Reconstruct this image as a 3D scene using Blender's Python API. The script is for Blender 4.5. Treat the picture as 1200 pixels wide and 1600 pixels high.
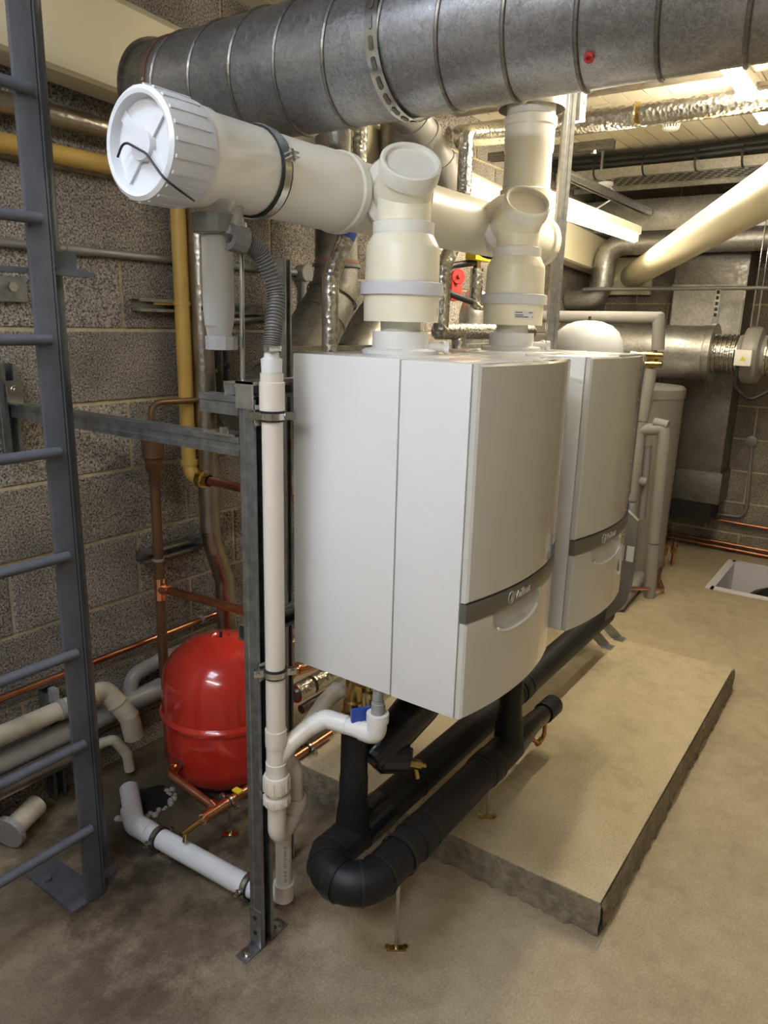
import bpy, bmesh, math, random
from mathutils import Vector, Matrix
random.seed(7)
for o in list(bpy.data.objects): bpy.data.objects.remove(o)
scene = bpy.context.scene
COL = scene.collection
R = math.radians
V = Vector

# ------------------------------------------------------------------ camera
cam_d = bpy.data.cameras.new('camera'); cam = bpy.data.objects.new('camera', cam_d); COL.objects.link(cam)
cam_d.sensor_fit = 'VERTICAL'; cam_d.sensor_height = 36.0; cam_d.lens = 36.0*1154.96/1600.0
cam_d.clip_start = .02; cam_d.clip_end = 60
yaw, pitch, roll = R(34.8636), R(-14.3758), R(1.5191)
fw = V((math.cos(pitch)*math.cos(yaw), math.cos(pitch)*math.sin(yaw), math.sin(pitch)))
rt0 = V((math.sin(yaw), -math.cos(yaw), 0)); up0 = rt0.cross(fw)
rt = rt0*math.cos(roll) + up0*math.sin(roll); up = up0*math.cos(roll) - rt0*math.sin(roll)
cam.matrix_world = Matrix(((rt.x, up.x, -fw.x, -1.24606), (rt.y, up.y, -fw.y, -.67335), (rt.z, up.z, -fw.z, 1.56956), (0, 0, 0, 1)))
scene.camera = cam
# ------------------------------------------------------------------ world, light, exposure
world = bpy.data.worlds.new('world'); scene.world = world; world.use_nodes = True
world.node_tree.nodes['Background'].inputs[0].default_value = (.75, .85, 1, 1)
world.node_tree.nodes['Background'].inputs[1].default_value = .4
vs = scene.view_settings
vs.view_transform = 'Standard'; vs.look = 'None'; vs.exposure = 1.42; vs.gamma = 1.0; vs.use_curve_mapping = False
TUBE_STRENGTH = 105.0; TUBE_FAR = 22.0; TUBE_COOL = 50.0; TUBE_FILL = 9.0          # fluorescent tubes; the last drives the added fill batten
SKYLIGHT_W = 15.0             # daylight through the rooflight over the ladder
sk_d = bpy.data.lights.new('daylight', 'AREA'); sk_d.shape = 'RECTANGLE'; sk_d.size = .78; sk_d.size_y = .78
sk_d.energy = SKYLIGHT_W; sk_d.color = (.72, .82, 1.0)
sk = bpy.data.objects.new('daylight', sk_d); COL.objects.link(sk); sk.location = (-1.2, .55, 2.83)

# ------------------------------------------------------------------ materials
MATS = {}
def mat(name, col, rough=.5, metal=0., var=None, bump=None, coat=0., emit=0., rvar=0., obj_rand=0., spec=.5, sub=0.):
    """var=(colour2, scale, lo, hi[, detail]); bump=(scale, strength, distance[, kind])"""
    if name in MATS: return MATS[name]
    m = bpy.data.materials.new(name); m.use_nodes = True; nt = m.node_tree; N = nt.nodes; L = nt.links
    b = N['Principled BSDF']
    b.inputs['Base Color'].default_value = (*col, 1); b.inputs['Roughness'].default_value = rough; b.inputs['Metallic'].default_value = metal
    b.inputs['Specular IOR Level'].default_value = spec
    if coat: b.inputs['Coat Weight'].default_value = coat; b.inputs['Coat Roughness'].default_value = .04
    if emit: b.inputs['Emission Color'].default_value = (*col, 1); b.inputs['Emission Strength'].default_value = emit
    if sub:
        b.inputs['Subsurface Weight'].default_value = sub; b.inputs['Subsurface Radius'].default_value = (.02, .018, .012); b.inputs['Subsurface Scale'].default_value = .5
    tc = N.new('ShaderNodeTexCoord')
    src = None
    if var:
        n = N.new('ShaderNodeTexNoise'); n.inputs['Scale'].default_value = var[1]; n.inputs['Detail'].default_value = var[4] if len(var) > 4 else 6
        L.new(tc.outputs['Object'], n.inputs['Vector'])
        r = N.new('ShaderNodeValToRGB'); r.color_ramp.elements[0].position = var[2]; r.color_ramp.elements[1].position = var[3]
        r.color_ramp.elements[0].color = (*col, 1); r.color_ramp.elements[1].color = (*var[0], 1)
        L.new(n.outputs['Fac'], r.inputs[0]); src = r.outputs[0]
        if rvar:
            mp = N.new('ShaderNodeMapRange'); mp.inputs[3].default_value = rough-rvar; mp.inputs[4].default_value = rough+rvar
            L.new(n.outputs['Fac'], mp.inputs[0]); L.new(mp.outputs[0], b.inputs['Roughness'])
    if obj_rand:
        oi = N.new('ShaderNodeObjectInfo'); mp = N.new('ShaderNodeMapRange'); mp.inputs[3].default_value = 1-obj_rand; mp.inputs[4].default_value = 1+obj_rand
        L.new(oi.outputs['Random'], mp.inputs[0]); mx = N.new('ShaderNodeMix'); mx.data_type = 'RGBA'; mx.blend_type = 'MULTIPLY'; mx.inputs[0].default_value = 1
        if src: L.new(src, mx.inputs[6])
        else: mx.inputs[6].default_value = (*col, 1)
        L.new(mp.outputs[0], mx.inputs[7]); src = mx.outputs[2]
    if src: L.new(src, b.inputs['Base Color'])
    if bump:
        kind = bump[3] if len(bump) > 3 else 'noise'
        if kind == 'voronoi':
            n = N.new('ShaderNodeTexVoronoi'); n.inputs['Scale'].default_value = bump[0]; out = n.outputs['Distance']
        else:
            n = N.new('ShaderNodeTexNoise'); n.inputs['Scale'].default_value = bump[0]; n.inputs['Detail'].default_value = 5; out = n.outputs['Fac']
        L.new(tc.outputs['Object'], n.inputs['Vector'])
        bp = N.new('ShaderNodeBump'); bp.inputs['Strength'].default_value = bump[1]; bp.inputs['Distance'].default_value = bump[2]
        L.new(out, bp.inputs['Height']); L.new(bp.outputs[0], b.inputs['Normal'])
    MATS[name] = m; return m

def speckle_block(name, tone=(1, 1, 1)):
    m = bpy.data.materials.new(name); m.use_nodes = True; nt = m.node_tree; N = nt.nodes; L = nt.links; b = N['Principled BSDF']
    b.inputs['Roughness'].default_value = .95; b.inputs['Specular IOR Level'].default_value = .1
    g = N.new('ShaderNodeNewGeometry')
    n1 = N.new('ShaderNodeTexVoronoi'); n1.inputs['Scale'].default_value = 190; n2 = N.new('ShaderNodeTexNoise'); n2.inputs['Scale'].default_value = 170; n2.inputs['Detail'].default_value = 4
    n3 = N.new('ShaderNodeTexNoise'); n3.inputs['Scale'].default_value = 6
    for n in (n1, n2, n3): L.new(g.outputs['Position'], n.inputs['Vector'])
    r = N.new('ShaderNodeValToRGB'); e = r.color_ramp.elements
    e[0].position = .33; e[0].color = (.075*tone[0], .064*tone[1], .055*tone[2], 1); e[1].position = .5; e[1].color = (.29*tone[0], .258*tone[1], .22*tone[2], 1)
    q = e.new(.68); q.color = (.48*tone[0], .435*tone[1], .375*tone[2], 1)
    L.new(n2.outputs['Fac'], r.inputs[0])
    r3 = N.new('ShaderNodeMapRange'); r3.inputs[1].default_value = .3; r3.inputs[2].default_value = .7; r3.inputs[3].default_value = .78; r3.inputs[4].default_value = 1.12
    L.new(n3.outputs['Fac'], r3.inputs[0])
    oi = N.new('ShaderNodeObjectInfo'); mo = N.new('ShaderNodeMapRange'); mo.inputs[3].default_value = .84; mo.inputs[4].default_value = 1.1; L.new(oi.outputs['Random'], mo.inputs[0])
    mu = N.new('ShaderNodeMath'); mu.operation = 'MULTIPLY'; L.new(r3.outputs[0], mu.inputs[0]); L.new(mo.outputs[0], mu.inputs[1])
    mx = N.new('ShaderNodeMix'); mx.data_type = 'RGBA'; mx.blend_type = 'MULTIPLY'; mx.inputs[0].default_value = 1
    L.new(r.outputs[0], mx.inputs[6]); L.new(mu.outputs[0], mx.inputs[7]); L.new(mx.outputs[2], b.inputs['Base Color'])
    ad = N.new('ShaderNodeMath'); ad.operation = 'ADD'; L.new(n1.outputs['Distance'], ad.inputs[0]); L.new(n2.outputs['Fac'], ad.inputs[1])
    bp = N.new('ShaderNodeBump'); bp.inputs['Strength'].default_value = .8; bp.inputs['Distance'].default_value = .004
    L.new(ad.outputs[0], bp.inputs['Height']); L.new(bp.outputs[0], b.inputs['Normal'])
    return m

def concrete(name, base, dark, light, dark_patches=()):
    m = bpy.data.materials.new(name); m.use_nodes = True; nt = m.node_tree; N = nt.nodes; L = nt.links; b = N['Principled BSDF']
    b.inputs['Roughness'].default_value = .8; b.inputs['Specular IOR Level'].default_value = .25
    g = N.new('ShaderNodeNewGeometry')
    def noise(s, d=6, rough=.6):
        n = N.new('ShaderNodeTexNoise'); n.inputs['Scale'].default_value = s; n.inputs['Detail'].default_value = d; n.inputs['Roughness'].default_value = rough
        L.new(g.outputs['Position'], n.inputs['Vector']); return n
    n1 = noise(2.2); n2 = noise(14, 8, .7); n3 = noise(160, 3)
    r = N.new('ShaderNodeValToRGB'); e = r.color_ramp.elements
    e[0].position = .32; e[0].color = (*dark, 1); e[1].position = .68; e[1].color = (*light, 1); q = e.new(.5); q.color = (*base, 1)
    ma = N.new('ShaderNodeMath'); ma.operation = 'ADD'; mh = N.new('ShaderNodeMath'); mh.operation = 'MULTIPLY'; mh.inputs[1].default_value = .5
    L.new(n1.outputs['Fac'], ma.inputs[0]); L.new(n2.outputs['Fac'], ma.inputs[1]); L.new(ma.outputs[0], mh.inputs[0]); L.new(mh.outputs[0], r.inputs[0])
    cur = r.outputs[0]
    rr = N.new('ShaderNodeMapRange'); rr.inputs[1].default_value = .3; rr.inputs[2].default_value = .7; rr.inputs[3].default_value = .8; rr.inputs[4].default_value = 1.15
    L.new(n3.outputs['Fac'], rr.inputs[0])
    mx = N.new('ShaderNodeMix'); mx.data_type = 'RGBA'; mx.blend_type = 'MULTIPLY'; mx.inputs[0].default_value = 1
    L.new(cur, mx.inputs[6]); L.new(rr.outputs[0], mx.inputs[7]); cur = mx.outputs[2]
    for (sx, sy, rad, colr, amt) in dark_patches:      # damp marks and other ragged blotches darkening the slab
        d = N.new('ShaderNodeVectorMath'); d.operation = 'DISTANCE'; d.inputs[1].default_value = (sx, sy, 0); L.new(g.outputs['Position'], d.inputs[0])
        nn = noise(5, 6, .65); a = N.new('ShaderNodeMath'); a.operation = 'MULTIPLY_ADD'; a.inputs[1].default_value = rad*1.6; L.new(nn.outputs['Fac'], a.inputs[0]); L.new(d.outputs['Value'], a.inputs[2])
        k = N.new('ShaderNodeMapRange'); k.inputs[1].default_value = rad*1.35; k.inputs[2].default_value = rad*1.95; k.inputs[3].default_value = amt; k.inputs[4].default_value = 0
        L.new(a.outputs[0], k.inputs[0])
        x = N.new('ShaderNodeMix'); x.data_type = 'RGBA'; x.blend_type = 'MULTIPLY'; L.new(k.outputs[0], x.inputs[0]); L.new(cur, x.inputs[6]); x.inputs[7].default_value = (*colr, 1); cur = x.outputs[2]
    L.new(cur, b.inputs['Base Color'])
    bp = N.new('ShaderNodeBump'); bp.inputs['Strength'].default_value = .35; bp.inputs['Distance'].default_value = .004
    L.new(n2.outputs['Fac'], bp.inputs['Height']); L.new(bp.outputs[0], b.inputs['Normal'])
    return m

def galvanised(name, c1, c2, rough=.42, scale=60, metal=.85):
    m = bpy.data.materials.new(name); m.use_nodes = True; nt = m.node_tree; N = nt.nodes; L = nt.links; b = N['Principled BSDF']
    tc = N.new('ShaderNodeTexCoord'); v = N.new('ShaderNodeTexVoronoi'); v.inputs['Scale'].default_value = scale; n = N.new('ShaderNodeTexNoise'); n.inputs['Scale'].default_value = 9; n.inputs['Detail'].default_value = 6
    nv = N.new('ShaderNodeTexNoise'); nv.inputs['Scale'].default_value = scale*.7
    mxv = N.new('ShaderNodeVectorMath'); mxv.operation = 'MULTIPLY_ADD'; mxv.inputs[1].default_value = (.03, .03, .03)
    L.new(tc.outputs['Object'], nv.inputs['Vector']); L.new(nv.outputs['Color'], mxv.inputs[0]); L.new(tc.outputs['Object'], mxv.inputs[2])
    L.new(mxv.outputs[0], v.inputs['Vector']); L.new(tc.outputs['Object'], n.inputs['Vector'])
    sp = N.new('ShaderNodeSeparateColor'); L.new(v.outputs['Color'], sp.inputs[0])
    ad = N.new('ShaderNodeMath'); ad.operation = 'MULTIPLY_ADD'; ad.inputs[1].default_value = .45; L.new(sp.outputs[0], ad.inputs[0]); L.new(n.outputs['Fac'], ad.inputs[2])
    r = N.new('ShaderNodeValToRGB'); r.color_ramp.elements[0].position = .45; r.color_ramp.elements[1].position = 1.0
    r.color_ramp.elements[0].color = (*c1, 1); r.color_ramp.elements[1].color = (*c2, 1); L.new(ad.outputs[0], r.inputs[0]); L.new(r.outputs[0], b.inputs['Base Color'])
    b.inputs['Metallic'].default_value = metal
    mp = N.new('ShaderNodeMapRange'); mp.inputs[3].default_value = rough-.12; mp.inputs[4].default_value = rough+.15; L.new(sp.outputs[1], mp.inputs[0]); L.new(mp.outputs[0], b.inputs['Roughness'])
    MATS[name] = m; return m

m_block = speckle_block('pumice_block'); m_block2 = speckle_block('pumice_block_end', (.92, .9, .86))
m_mortar = mat('mortar', (.52, .44, .28), .95, var=((.38, .32, .21), 25, .35, .65), bump=(60, .5, .004))
m_floor = concrete('floor_concrete', (.385, .315, .215), (.27, .22, .15), (.46, .385, .27),
                   dark_patches=((.15, 1.15, .55, (.22, .2, .19), .95), (-.15, .72, .34, (.42, .38, .36), .85), (-.75, .95, .7, (.5, .46, .45), .85), (-.55, .3, .55, (.62, .58, .56), .75), (.3, .55, .28, (.55, .5, .46), .7)))  # damp near the vessel; further patches darken the left floor
m_plinth = concrete('plinth_concrete', (.47, .395, .26), (.34, .285, .19), (.54, .46, .315), dark_patches=((1.1, .25, .2, (.72, .7, .64), .5), (1.35, .0, .12, (.7, .66, .6), .5)))
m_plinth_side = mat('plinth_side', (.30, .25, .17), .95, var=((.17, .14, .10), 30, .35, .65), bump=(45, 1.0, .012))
m_paint = mat('wall_paint', (.38, .35, .30), .8, var=((.33, .30, .25), 3, .3, .7))
m_board = mat('ceiling_board', (.66, .60, .48), .5, obj_rand=.04)
m_ceil = mat('ceiling_slab', (.28, .25, .2), .8)
m_duct = galvanised('spiral_duct_steel', (.26, .26, .265), (.46, .46, .475), .40, 190)
m_galv = galvanised('galvanised_sheet', (.36, .35, .33), (.52, .51, .48), .42, 90)
m_galv_dark = galvanised('dull_galvanised', (.17, .16, .145), (.26, .245, .22), .45, 80)
m_strut = mat('strut_steel', (.36, .37, .38), .34, .9, var=((.24, .25, .26), 40, .35, .65))
m_strut_br = mat('bright_strut', (.55, .55, .54), .3, .9, var=((.40, .40, .39), 40, .35, .65))
m_zinc = mat('zinc', (.62, .62, .60), .22, 1.)
m_dark_in = mat('dark_inside', (.012, .012, .013), .7)
m_ladder = mat('ladder_paint', (.105, .112, .135), .42, 0, var=((.085, .09, .105), 30, .3, .7))
m_white_gl = mat('boiler_enamel', (.79, .785, .775), .22, 0, coat=.6)
m_white_dr = mat('boiler_door', (.60, .585, .535), .08, 0, coat=.9)
m_trim = mat('boiler_trim', (.20, .19, .17), .32, .6)
m_chrome = mat('chrome', (.92, .92, .92), .16, .6)
m_flue = mat('flue_plastic', (.84, .825, .76), .33, 0, var=((.80, .78, .69), 5, .3, .7), sub=.25)
m_flue_y = mat('flue_plastic_cream', (.87, .82, .65), .35, 0, sub=.25)
m_flue_w = mat('flue_plastic_milky', (.68, .69, .715), .3, 0, var=((.62, .63, .655), 8, .35, .65), sub=.25)
m_siphon = mat('siphon_plastic', (.80, .79, .77), .35, 0); m_siphon.node_tree.nodes['Principled BSDF'].inputs['Transmission Weight'].default_value = .75; m_siphon.node_tree.nodes['Principled BSDF'].inputs['IOR'].default_value = 1.15
m_white_pl = mat('white_pipe', (.78, .765, .73), .3, 0)
m_grey_pipe = mat('grey_white_pipe', (.75, .69, .595), .3, 0, var=((.70, .64, .55), 6, .3, .7))
m_old_white = mat('old_white_pipe', (.55, .50, .39), .45, 0, var=((.34, .29, .20), 12, .45, .75))
m_hose = mat('grey_hose', (.17, .165, .16), .4)
m_grey_nut = mat('grey_nut', (.16, .155, .15), .45)
m_grey_nut2 = mat('light_grey_nut', (.30, .295, .285), .45)
m_rubber = mat('black_rubber', (.012, .012, .012), .5)
m_lagging = mat('black_lagging', (.009, .009, .0105), .5, 0, bump=(18, .25, .006), spec=.35)
m_lag_gl = mat('black_tape', (.012, .012, .014), .22, 0, bump=(25, .5, .006))
m_red = mat('red_enamel', (.52, .03, .018), .2, 0, var=((.45, .022, .013), 5, .3, .7), coat=.5)
m_grey_en = mat('grey_enamel', (.47, .48, .50), .28, 0, coat=.4)
m_copper = mat('copper', (.62, .30, .17), .32, 1., var=((.42, .17, .085), 14, .35, .7))
m_copper_br = mat('bright_copper', (.85, .44, .26), .16, 1.)
m_copper_dk = mat('dark_copper', (.16, .09, .05), .5, .6, var=((.22, .12, .06), 14, .35, .7))
m_brass = mat('brass', (.62, .45, .17), .25, 1., var=((.45, .32, .12), 20, .4, .7))
m_yellow = mat('yellow_gas_paint', (.64, .42, .105), .4, 0, var=((.54, .34, .08), 9, .35, .7))
m_cream = mat('cream_paint', (.82, .74, .52), .42, 0, var=((.76, .68, .47), 4, .3, .7))
m_foil = mat('foil', (.74, .73, .69), .22, 1., var=((.60, .58, .53), 12, .35, .65), bump=(60, .42, .006, 'voronoi'))
m_foil_d = mat('dull_foil', (.50, .47, .42), .3, 1., var=((.36, .33, .28), 10, .35, .65), bump=(50, .25, .005, 'voronoi'))
m_conduit = mat('grey_conduit', (.24, .235, .225), .45, .4)
m_pvc = mat('grey_pvc', (.30, .285, .265), .35)
m_ins = mat('grey_foam', (.26, .245, .235), .75)
m_cable_w = mat('cream_cable', (.62, .55, .40), .5)
m_light_body = mat('light_body', (.72, .70, .62), .4)
m_tube = mat('warm_lamp_tube', (1, .90, .70), .4, emit=TUBE_STRENGTH); m_tube_far = mat('far_warm_lamp_tube', (1, .90, .70), .4, emit=TUBE_FAR); m_tube_fill = mat('fill_lamp_tube', (1, .91, .74), .4, emit=TUBE_FILL); m_tube_cool = mat('cool_lamp_tube', (.93, .96, 1), .4, emit=TUBE_COOL)  # far tube set weaker only to keep its surroundings from blowing out
m_plastic_w = mat('white_plastic', (.78, .77, .75), .35)
m_sticker = mat('sticker', (.75, .75, .74), .4); m_ink = mat('ink', (.03, .03, .035), .5); m_blue = mat('blue_plastic', (.03, .07, .33), .35)
m_blue_st = mat('blue_sticker', (.05, .13, .33), .35); m_warn = mat('warning_yellow', (.75, .55, .03), .4)
m_redp = mat('red_plastic', (.50, .035, .03), .4); m_rust = mat('rusty_paint', (.26, .115, .07), .6, .3)
m_pit = mat('pit_lining', (.72, .70, .74), .5); m_sack = mat('black_sheet', (.01, .01, .012), .45, 0, bump=(10, .6, .02))
m_glass = mat('rooflight_glazing', (.8, .88, 1.), .1, emit=0)

# ------------------------------------------------------------------ geometry helpers
def frame(d):
    d = d.normalized(); a = V((0, 0, 1)) if abs(d.z) < .9 else V((1, 0, 0))
    u = a.cross(d).normalized(); return u, d.cross(u), d
def route(pts, br=.05, seg=8):
    pts = [V(p) for p in pts]; out = [pts[0]]
    for i in range(1, len(pts)-1):
        a, p, b = pts[i-1], pts[i], pts[i+1]; d0 = (a-p); d1 = (b-p); l0, l1 = d0.length, d1.length; d0 = d0/l0; d1 = d1/l1
        ang = d0.angle(d1)
        if ang > 3.1: out.append(p); continue
        t = min(br/math.tan(ang/2), l0*.49, l1*.49); r = t*math.tan(ang/2)
        c = p+(d0+d1).normalized()*(r/math.sin(ang/2)); s = p+d0*t; e = p+d1*t
        v0 = s-c; v1 = e-c; th = v0.angle(v1)
        for k in range(seg+1):
            f = k/seg; out.append(c+(v0*math.sin((1-f)*th)+v1*math.sin(f*th))/math.sin(th))
    out.append(pts[-1]); return out
class MB:
    def __init__(s): s.v = []; s.f = []
    def add(s, vs, fs):
        o = len(s.v); s.v += [V(v) for v in vs]; s.f += [tuple(i+o for i in f) for f in fs]; return s
    def box(s, lo, hi):
        x0, y0, z0 = lo; x1, y1, z1 = hi
        return s.add([(x0,y0,z0),(x1,y0,z0),(x1,y1,z0),(x0,y1,z0),(x0,y0,z1),(x1,y0,z1),(x1,y1,z1),(x0,y1,z1)],
                     [(3,2,1,0),(4,5,6,7),(0,1,5,4),(1,2,6,5),(2,3,7,6),(3,0,4,7)])
    def obox(s, c, d, L, w, h, upv=None):
        """box centred c, long axis d (length L), w along side, h along the other"""
        c = V(c); d = V(d).normalized()
        if upv is None: u, v, _ = frame(d)
        else: v = V(upv).normalized(); u = v.cross(d).normalized(); v = d.cross(u)
        P = []
        for k in (-1, 1):
            for j in (-1, 1):
                for i in (-1, 1): P.append(c+d*(L/2*i)+u*(w/2*j)+v*(h/2*k))
        return s.add(P, [(0,2,3,1),(4,5,7,6),(0,1,5,4),(1,3,7,5),(3,2,6,7),(2,0,4,6)])
    def sweep(s, pts, r, n=16, cap=True, rf=None):
        pts = [V(p) for p in pts]; m = len(pts); t = []
        for i in range(m):
            a = pts[max(i-1, 0)]; b = pts[min(i+1, m-1)]; t.append((b-a).normalized())
        u, v, _ = frame(t[0]); vs = []; fs = []
        for i in range(m):
            if i:
                ax = t[i-1].cross(t[i])
                if ax.length > 1e-6: q = Matrix.Rotation(t[i-1].angle(t[i]), 3, ax.normalized()); u = q @ u; v = q @ v
            rr = rf(i) if rf else r
            for k in range(n): a = 2*math.pi*k/n; vs.append(pts[i]+u*(math.cos(a)*rr)+v*(math.sin(a)*rr))
        for i in range(m-1):
            for k in range(n): fs.append((i*n+k, i*n+(k+1) % n, (i+1)*n+(k+1) % n, (i+1)*n+k))
        if cap: fs += [tuple(range(n-1, -1, -1)), tuple(range((m-1)*n, m*n))]
        return s.add(vs, fs)
    def pipe(s, pts, r, br=None, n=16, seg=8): return s.sweep(route(pts, r*1.6 if br is None else br, seg), r, n)
    def lathe(s, o, d, prof, n=32, cap=True):
        o = V(o); u, v, w = frame(V(d)); vs = []; fs = []; m = len(prof)
        for (h, r) in prof:
            for k in range(n): a = 2*math.pi*k/n; vs.append(o+w*h+u*(math.cos(a)*r)+v*(math.sin(a)*r))
        for i in range(m-1):
            for k in range(n): fs.append((i*n+k, i*n+(k+1) % n, (i+1)*n+(k+1) % n, (i+1)*n+k))
        if cap: fs += [tuple(range(n-1, -1, -1)), tuple(range((m-1)*n, m*n))]
        return s.add(vs, fs)
    def cyl(s, a, b, r, n=20): a = V(a); b = V(b); return s.lathe(a, b-a, [(0, r), ((b-a).length, r)], n)
    def hexa(s, a, b, r): return s.cyl(a, b, r, 6)
    def ring(s, o, d, r, w, t, n=32):
        """band of inner radius r, width w along d, thickness t"""
        return s.lathe(o, d, [(-w/2, r), (-w/2, r+t), (w/2, r+t), (w/2, r), (-w/2, r)], n, False)
    def prism(s, poly, o, u, v, w, L):
        o, u, v, w = V(o), V(u).normalized(), V(v).normalized(), V(w).normalized(); n = len(poly)
        vs = [o+u*a+v*b for a, b in poly]+[o+u*a+v*b+w*L for a, b in poly]
        fs = [tuple(range(n-1, -1, -1)), tuple(range(n, 2*n))]+[(i, (i+1) % n, n+(i+1) % n, n+i) for i in range(n)]
        return s.add(vs, fs)
    def strut(s, a, b, opn, w=.041):
        a = V(a); b = V(b); d = b-a; v = V(opn).normalized(); u = v.cross(d.normalized()); h = w/2; t = .0028; k = w/.041
        poly = [(-.011,h),(-h,h),(-h,-h),(h,-h),(h,h),(.011,h),(.011,h-.009),(.0138,h-.009),(.0138,h-t),(h-t,h-t),(h-t,-h+t),(-h+t,-h+t),(-h+t,h-t),(-.0138,h-t),(-.0138,h-.009),(-.011,h-.009)]
        if k == 1:
            g = [(.0075, 0), (.0055, -.0016), (-.0055, -.0016), (-.0075, 0)]
            poly = poly[:2]+[(-h-d_, q) for q, d_ in g]+poly[2:3]+[(q, -h-d_) for q, d_ in reversed(g)]+poly[3:4]+[(h+d_, q) for q, d_ in reversed(g)]+poly[4:]
            return s.prism(poly, a, u, v, d, d.length)
        poly = [(p if abs(p) == h or abs(p) == h-t else p*k, q if abs(q) == h or abs(q) == h-t else (h-.009*k)) for p, q in poly]
        return s.prism(poly, a, u, v, d, d.length)
    def build(s, name, m, parent=None, smooth=34, bevel=0, base=None):
        o_ = V((0, 0, 0))
        if parent is not None:
            q = parent
            while q is not None: o_ = o_+q.location; q = q.parent
        elif base is not None: o_ = V(base)
        me = bpy.data.meshes.new(name); me.from_pydata([tuple(v-o_) for v in s.v], [], s.f)
        bm = bmesh.new(); bm.from_mesh(me)
        bmesh.ops.recalc_face_normals(bm, faces=bm.faces)
        if bevel:
            ed = [e for e in bm.edges if len(e.link_faces) == 2 and e.calc_face_angle(0) > .6]
            bmesh.ops.bevel(bm, geom=ed, offset=bevel, segments=2, affect='EDGES', profile=.6, clamp_overlap=True)
        bm.to_mesh(me); bm.free()
        if smooth:
            for p in me.polygons: p.use_smooth = True
            me.set_sharp_from_angle(angle=R(smooth))
        me.materials.append(m); ob = bpy.data.objects.new(name, me); COL.objects.link(ob)
        if parent is not None: ob.parent = parent
        else: ob.location = o_
        return ob
def tag(o, label, cat, group=None):
    o['label'] = label; o['category'] = cat
    if group: o['group'] = group
    return o
def thing(name, label, cat, loc, group=None):
    o = bpy.data.objects.new(name, None); o.empty_display_size = .05; COL.objects.link(o); o.location = loc; return tag(o, label, cat, group)
def struct(name, mb, m, **k):
    o = mb.build(name, m, **k); o['kind'] = 'structure'; return o
def copy_tree(o, parent=None):
    c = o.copy(); COL.objects.link(c); c.parent = parent
    for ch in list(o.children): copy_tree(ch, c)
    return c
def clamp(parent, c, ax, r, lug, w=.022, name='clamp'):
    """rubber lined split band round a pipe, with two screwed lugs along direction lug"""
    c = V(c); ax = V(ax).normalized(); l = V(lug).normalized()
    a = MB().ring(c, ax, r, w, .004).build(name+'_rubber', m_rubber, parent)
    b = MB().ring(c, ax, r+.002, w*.62, .004)
    for sg in (-1, 1):
        for k in (-1, 1): b.obox(c+l*(sg*(r+.014))+ax.cross(l)*(k*.0045), l, .024, w*.75, .0025, ax.cross(l))
        b.hexa(c+l*(sg*(r+.017))-ax.cross(l)*.012, c+l*(sg*(r+.017))+ax.cross(l)*.012, .0055)
    return b.build(name+'_band', m_zinc, parent)

# ================================================================== SETTING
X0, X1, Y0, Y1, ZC = -2.5, 4.5, -2.6, 1.46, 2.64
px0, px1, py0, py1 = 3.57, 4.24, -.50, .148
fl = MB()
for (a, b, c, d) in ((X0-.1, px0, Y0-.1, Y1+.2), (px1, X1+.2, Y0-.1, Y1+.2), (px0, px1, Y0-.1, py0), (px0, px1, py1, Y1+.2)): fl.box((a, c, -.3), (b, d, 0))
floor = struct('floor', fl, m_floor, smooth=0)
# block walls
CO = .2304; ZB = .8327; BL = .4608
def block_mesh(L, H, D, ax):
    m = MB()
    m.box((0, 0, 0), (L, D, H)) if ax == 'x' else m.box((0, 0, 0), (D, L, H))
    me = bpy.data.meshes.new('block'); bm = bmesh.new(); tmp = bpy.data.meshes.new('t'); tmp.from_pydata([tuple(v) for v in m.v], [], m.f); bm.from_mesh(tmp)
    bmesh.ops.bevel(bm, geom=list(bm.edges), offset=.003, segments=1, affect='EDGES'); bm.to_mesh(me); bm.free(); bpy.data.meshes.remove(tmp); return me
wl = struct('wall_left', MB().box((X0-.1, Y1+.006, -.1), (X1+.2, Y1+.2, ZC+.4)), m_mortar, smooth=0)
cache = {}
def blocks(wall, ax, lo, hi, zlo, zhi, plane, m, shift=0.):
    k = math.floor((zlo-ZB)/CO)
    while ZB+k*CO < zhi:
        z0 = max(ZB+k*CO+.006, zlo); z1 = min(ZB+(k+1)*CO-.006, zhi); off = .302+shift+(0 if k % 2 else BL/2)
        i = math.floor((lo-off)/BL)
        while off+i*BL < hi:
            a = max(off+i*BL+.006, lo); b = min(off+(i+1)*BL-.006, hi); i += 1
            if b-a < .02 or z1-z0 < .02: continue
            key = (round(b-a, 3), round(z1-z0, 3), ax)
            if key not in cache:
                cache[key] = block_mesh(b-a, z1-z0, .05, ax); cache[key].materials.append(m)
            o = bpy.data.objects.new('block', cache[key]); COL.objects.link(o); o.parent = wall
            j = random.uniform(-.0015, .0015)
            o.location = (a, plane+j, z0) if ax == 'x' else (plane+j, a, z0)
        k += 1
blocks(wl, 'x', -1.1, X1-.01, 0.001, ZC+.02, Y1, m_block)
we = struct('wall_end', MB().box((X1+.006, Y0-.1, -.1), (X1+.2, Y1+.2, ZC+.4)), m_mortar, smooth=0)
cache.clear(); blocks(we, 'y', -1.6, Y1-.005, 0.001, ZC+.02, X1, m_block2, .1)
struct('wall_right', MB().box((X0-.1, Y0-.2, -.1), (X1+.2, Y0, ZC+.4)), m_paint, smooth=0)
struct('wall_front', MB().box((X0-.2, Y0-.1, -.1), (X0, Y1+.2, ZC+.4)), m_paint, smooth=0)
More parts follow.
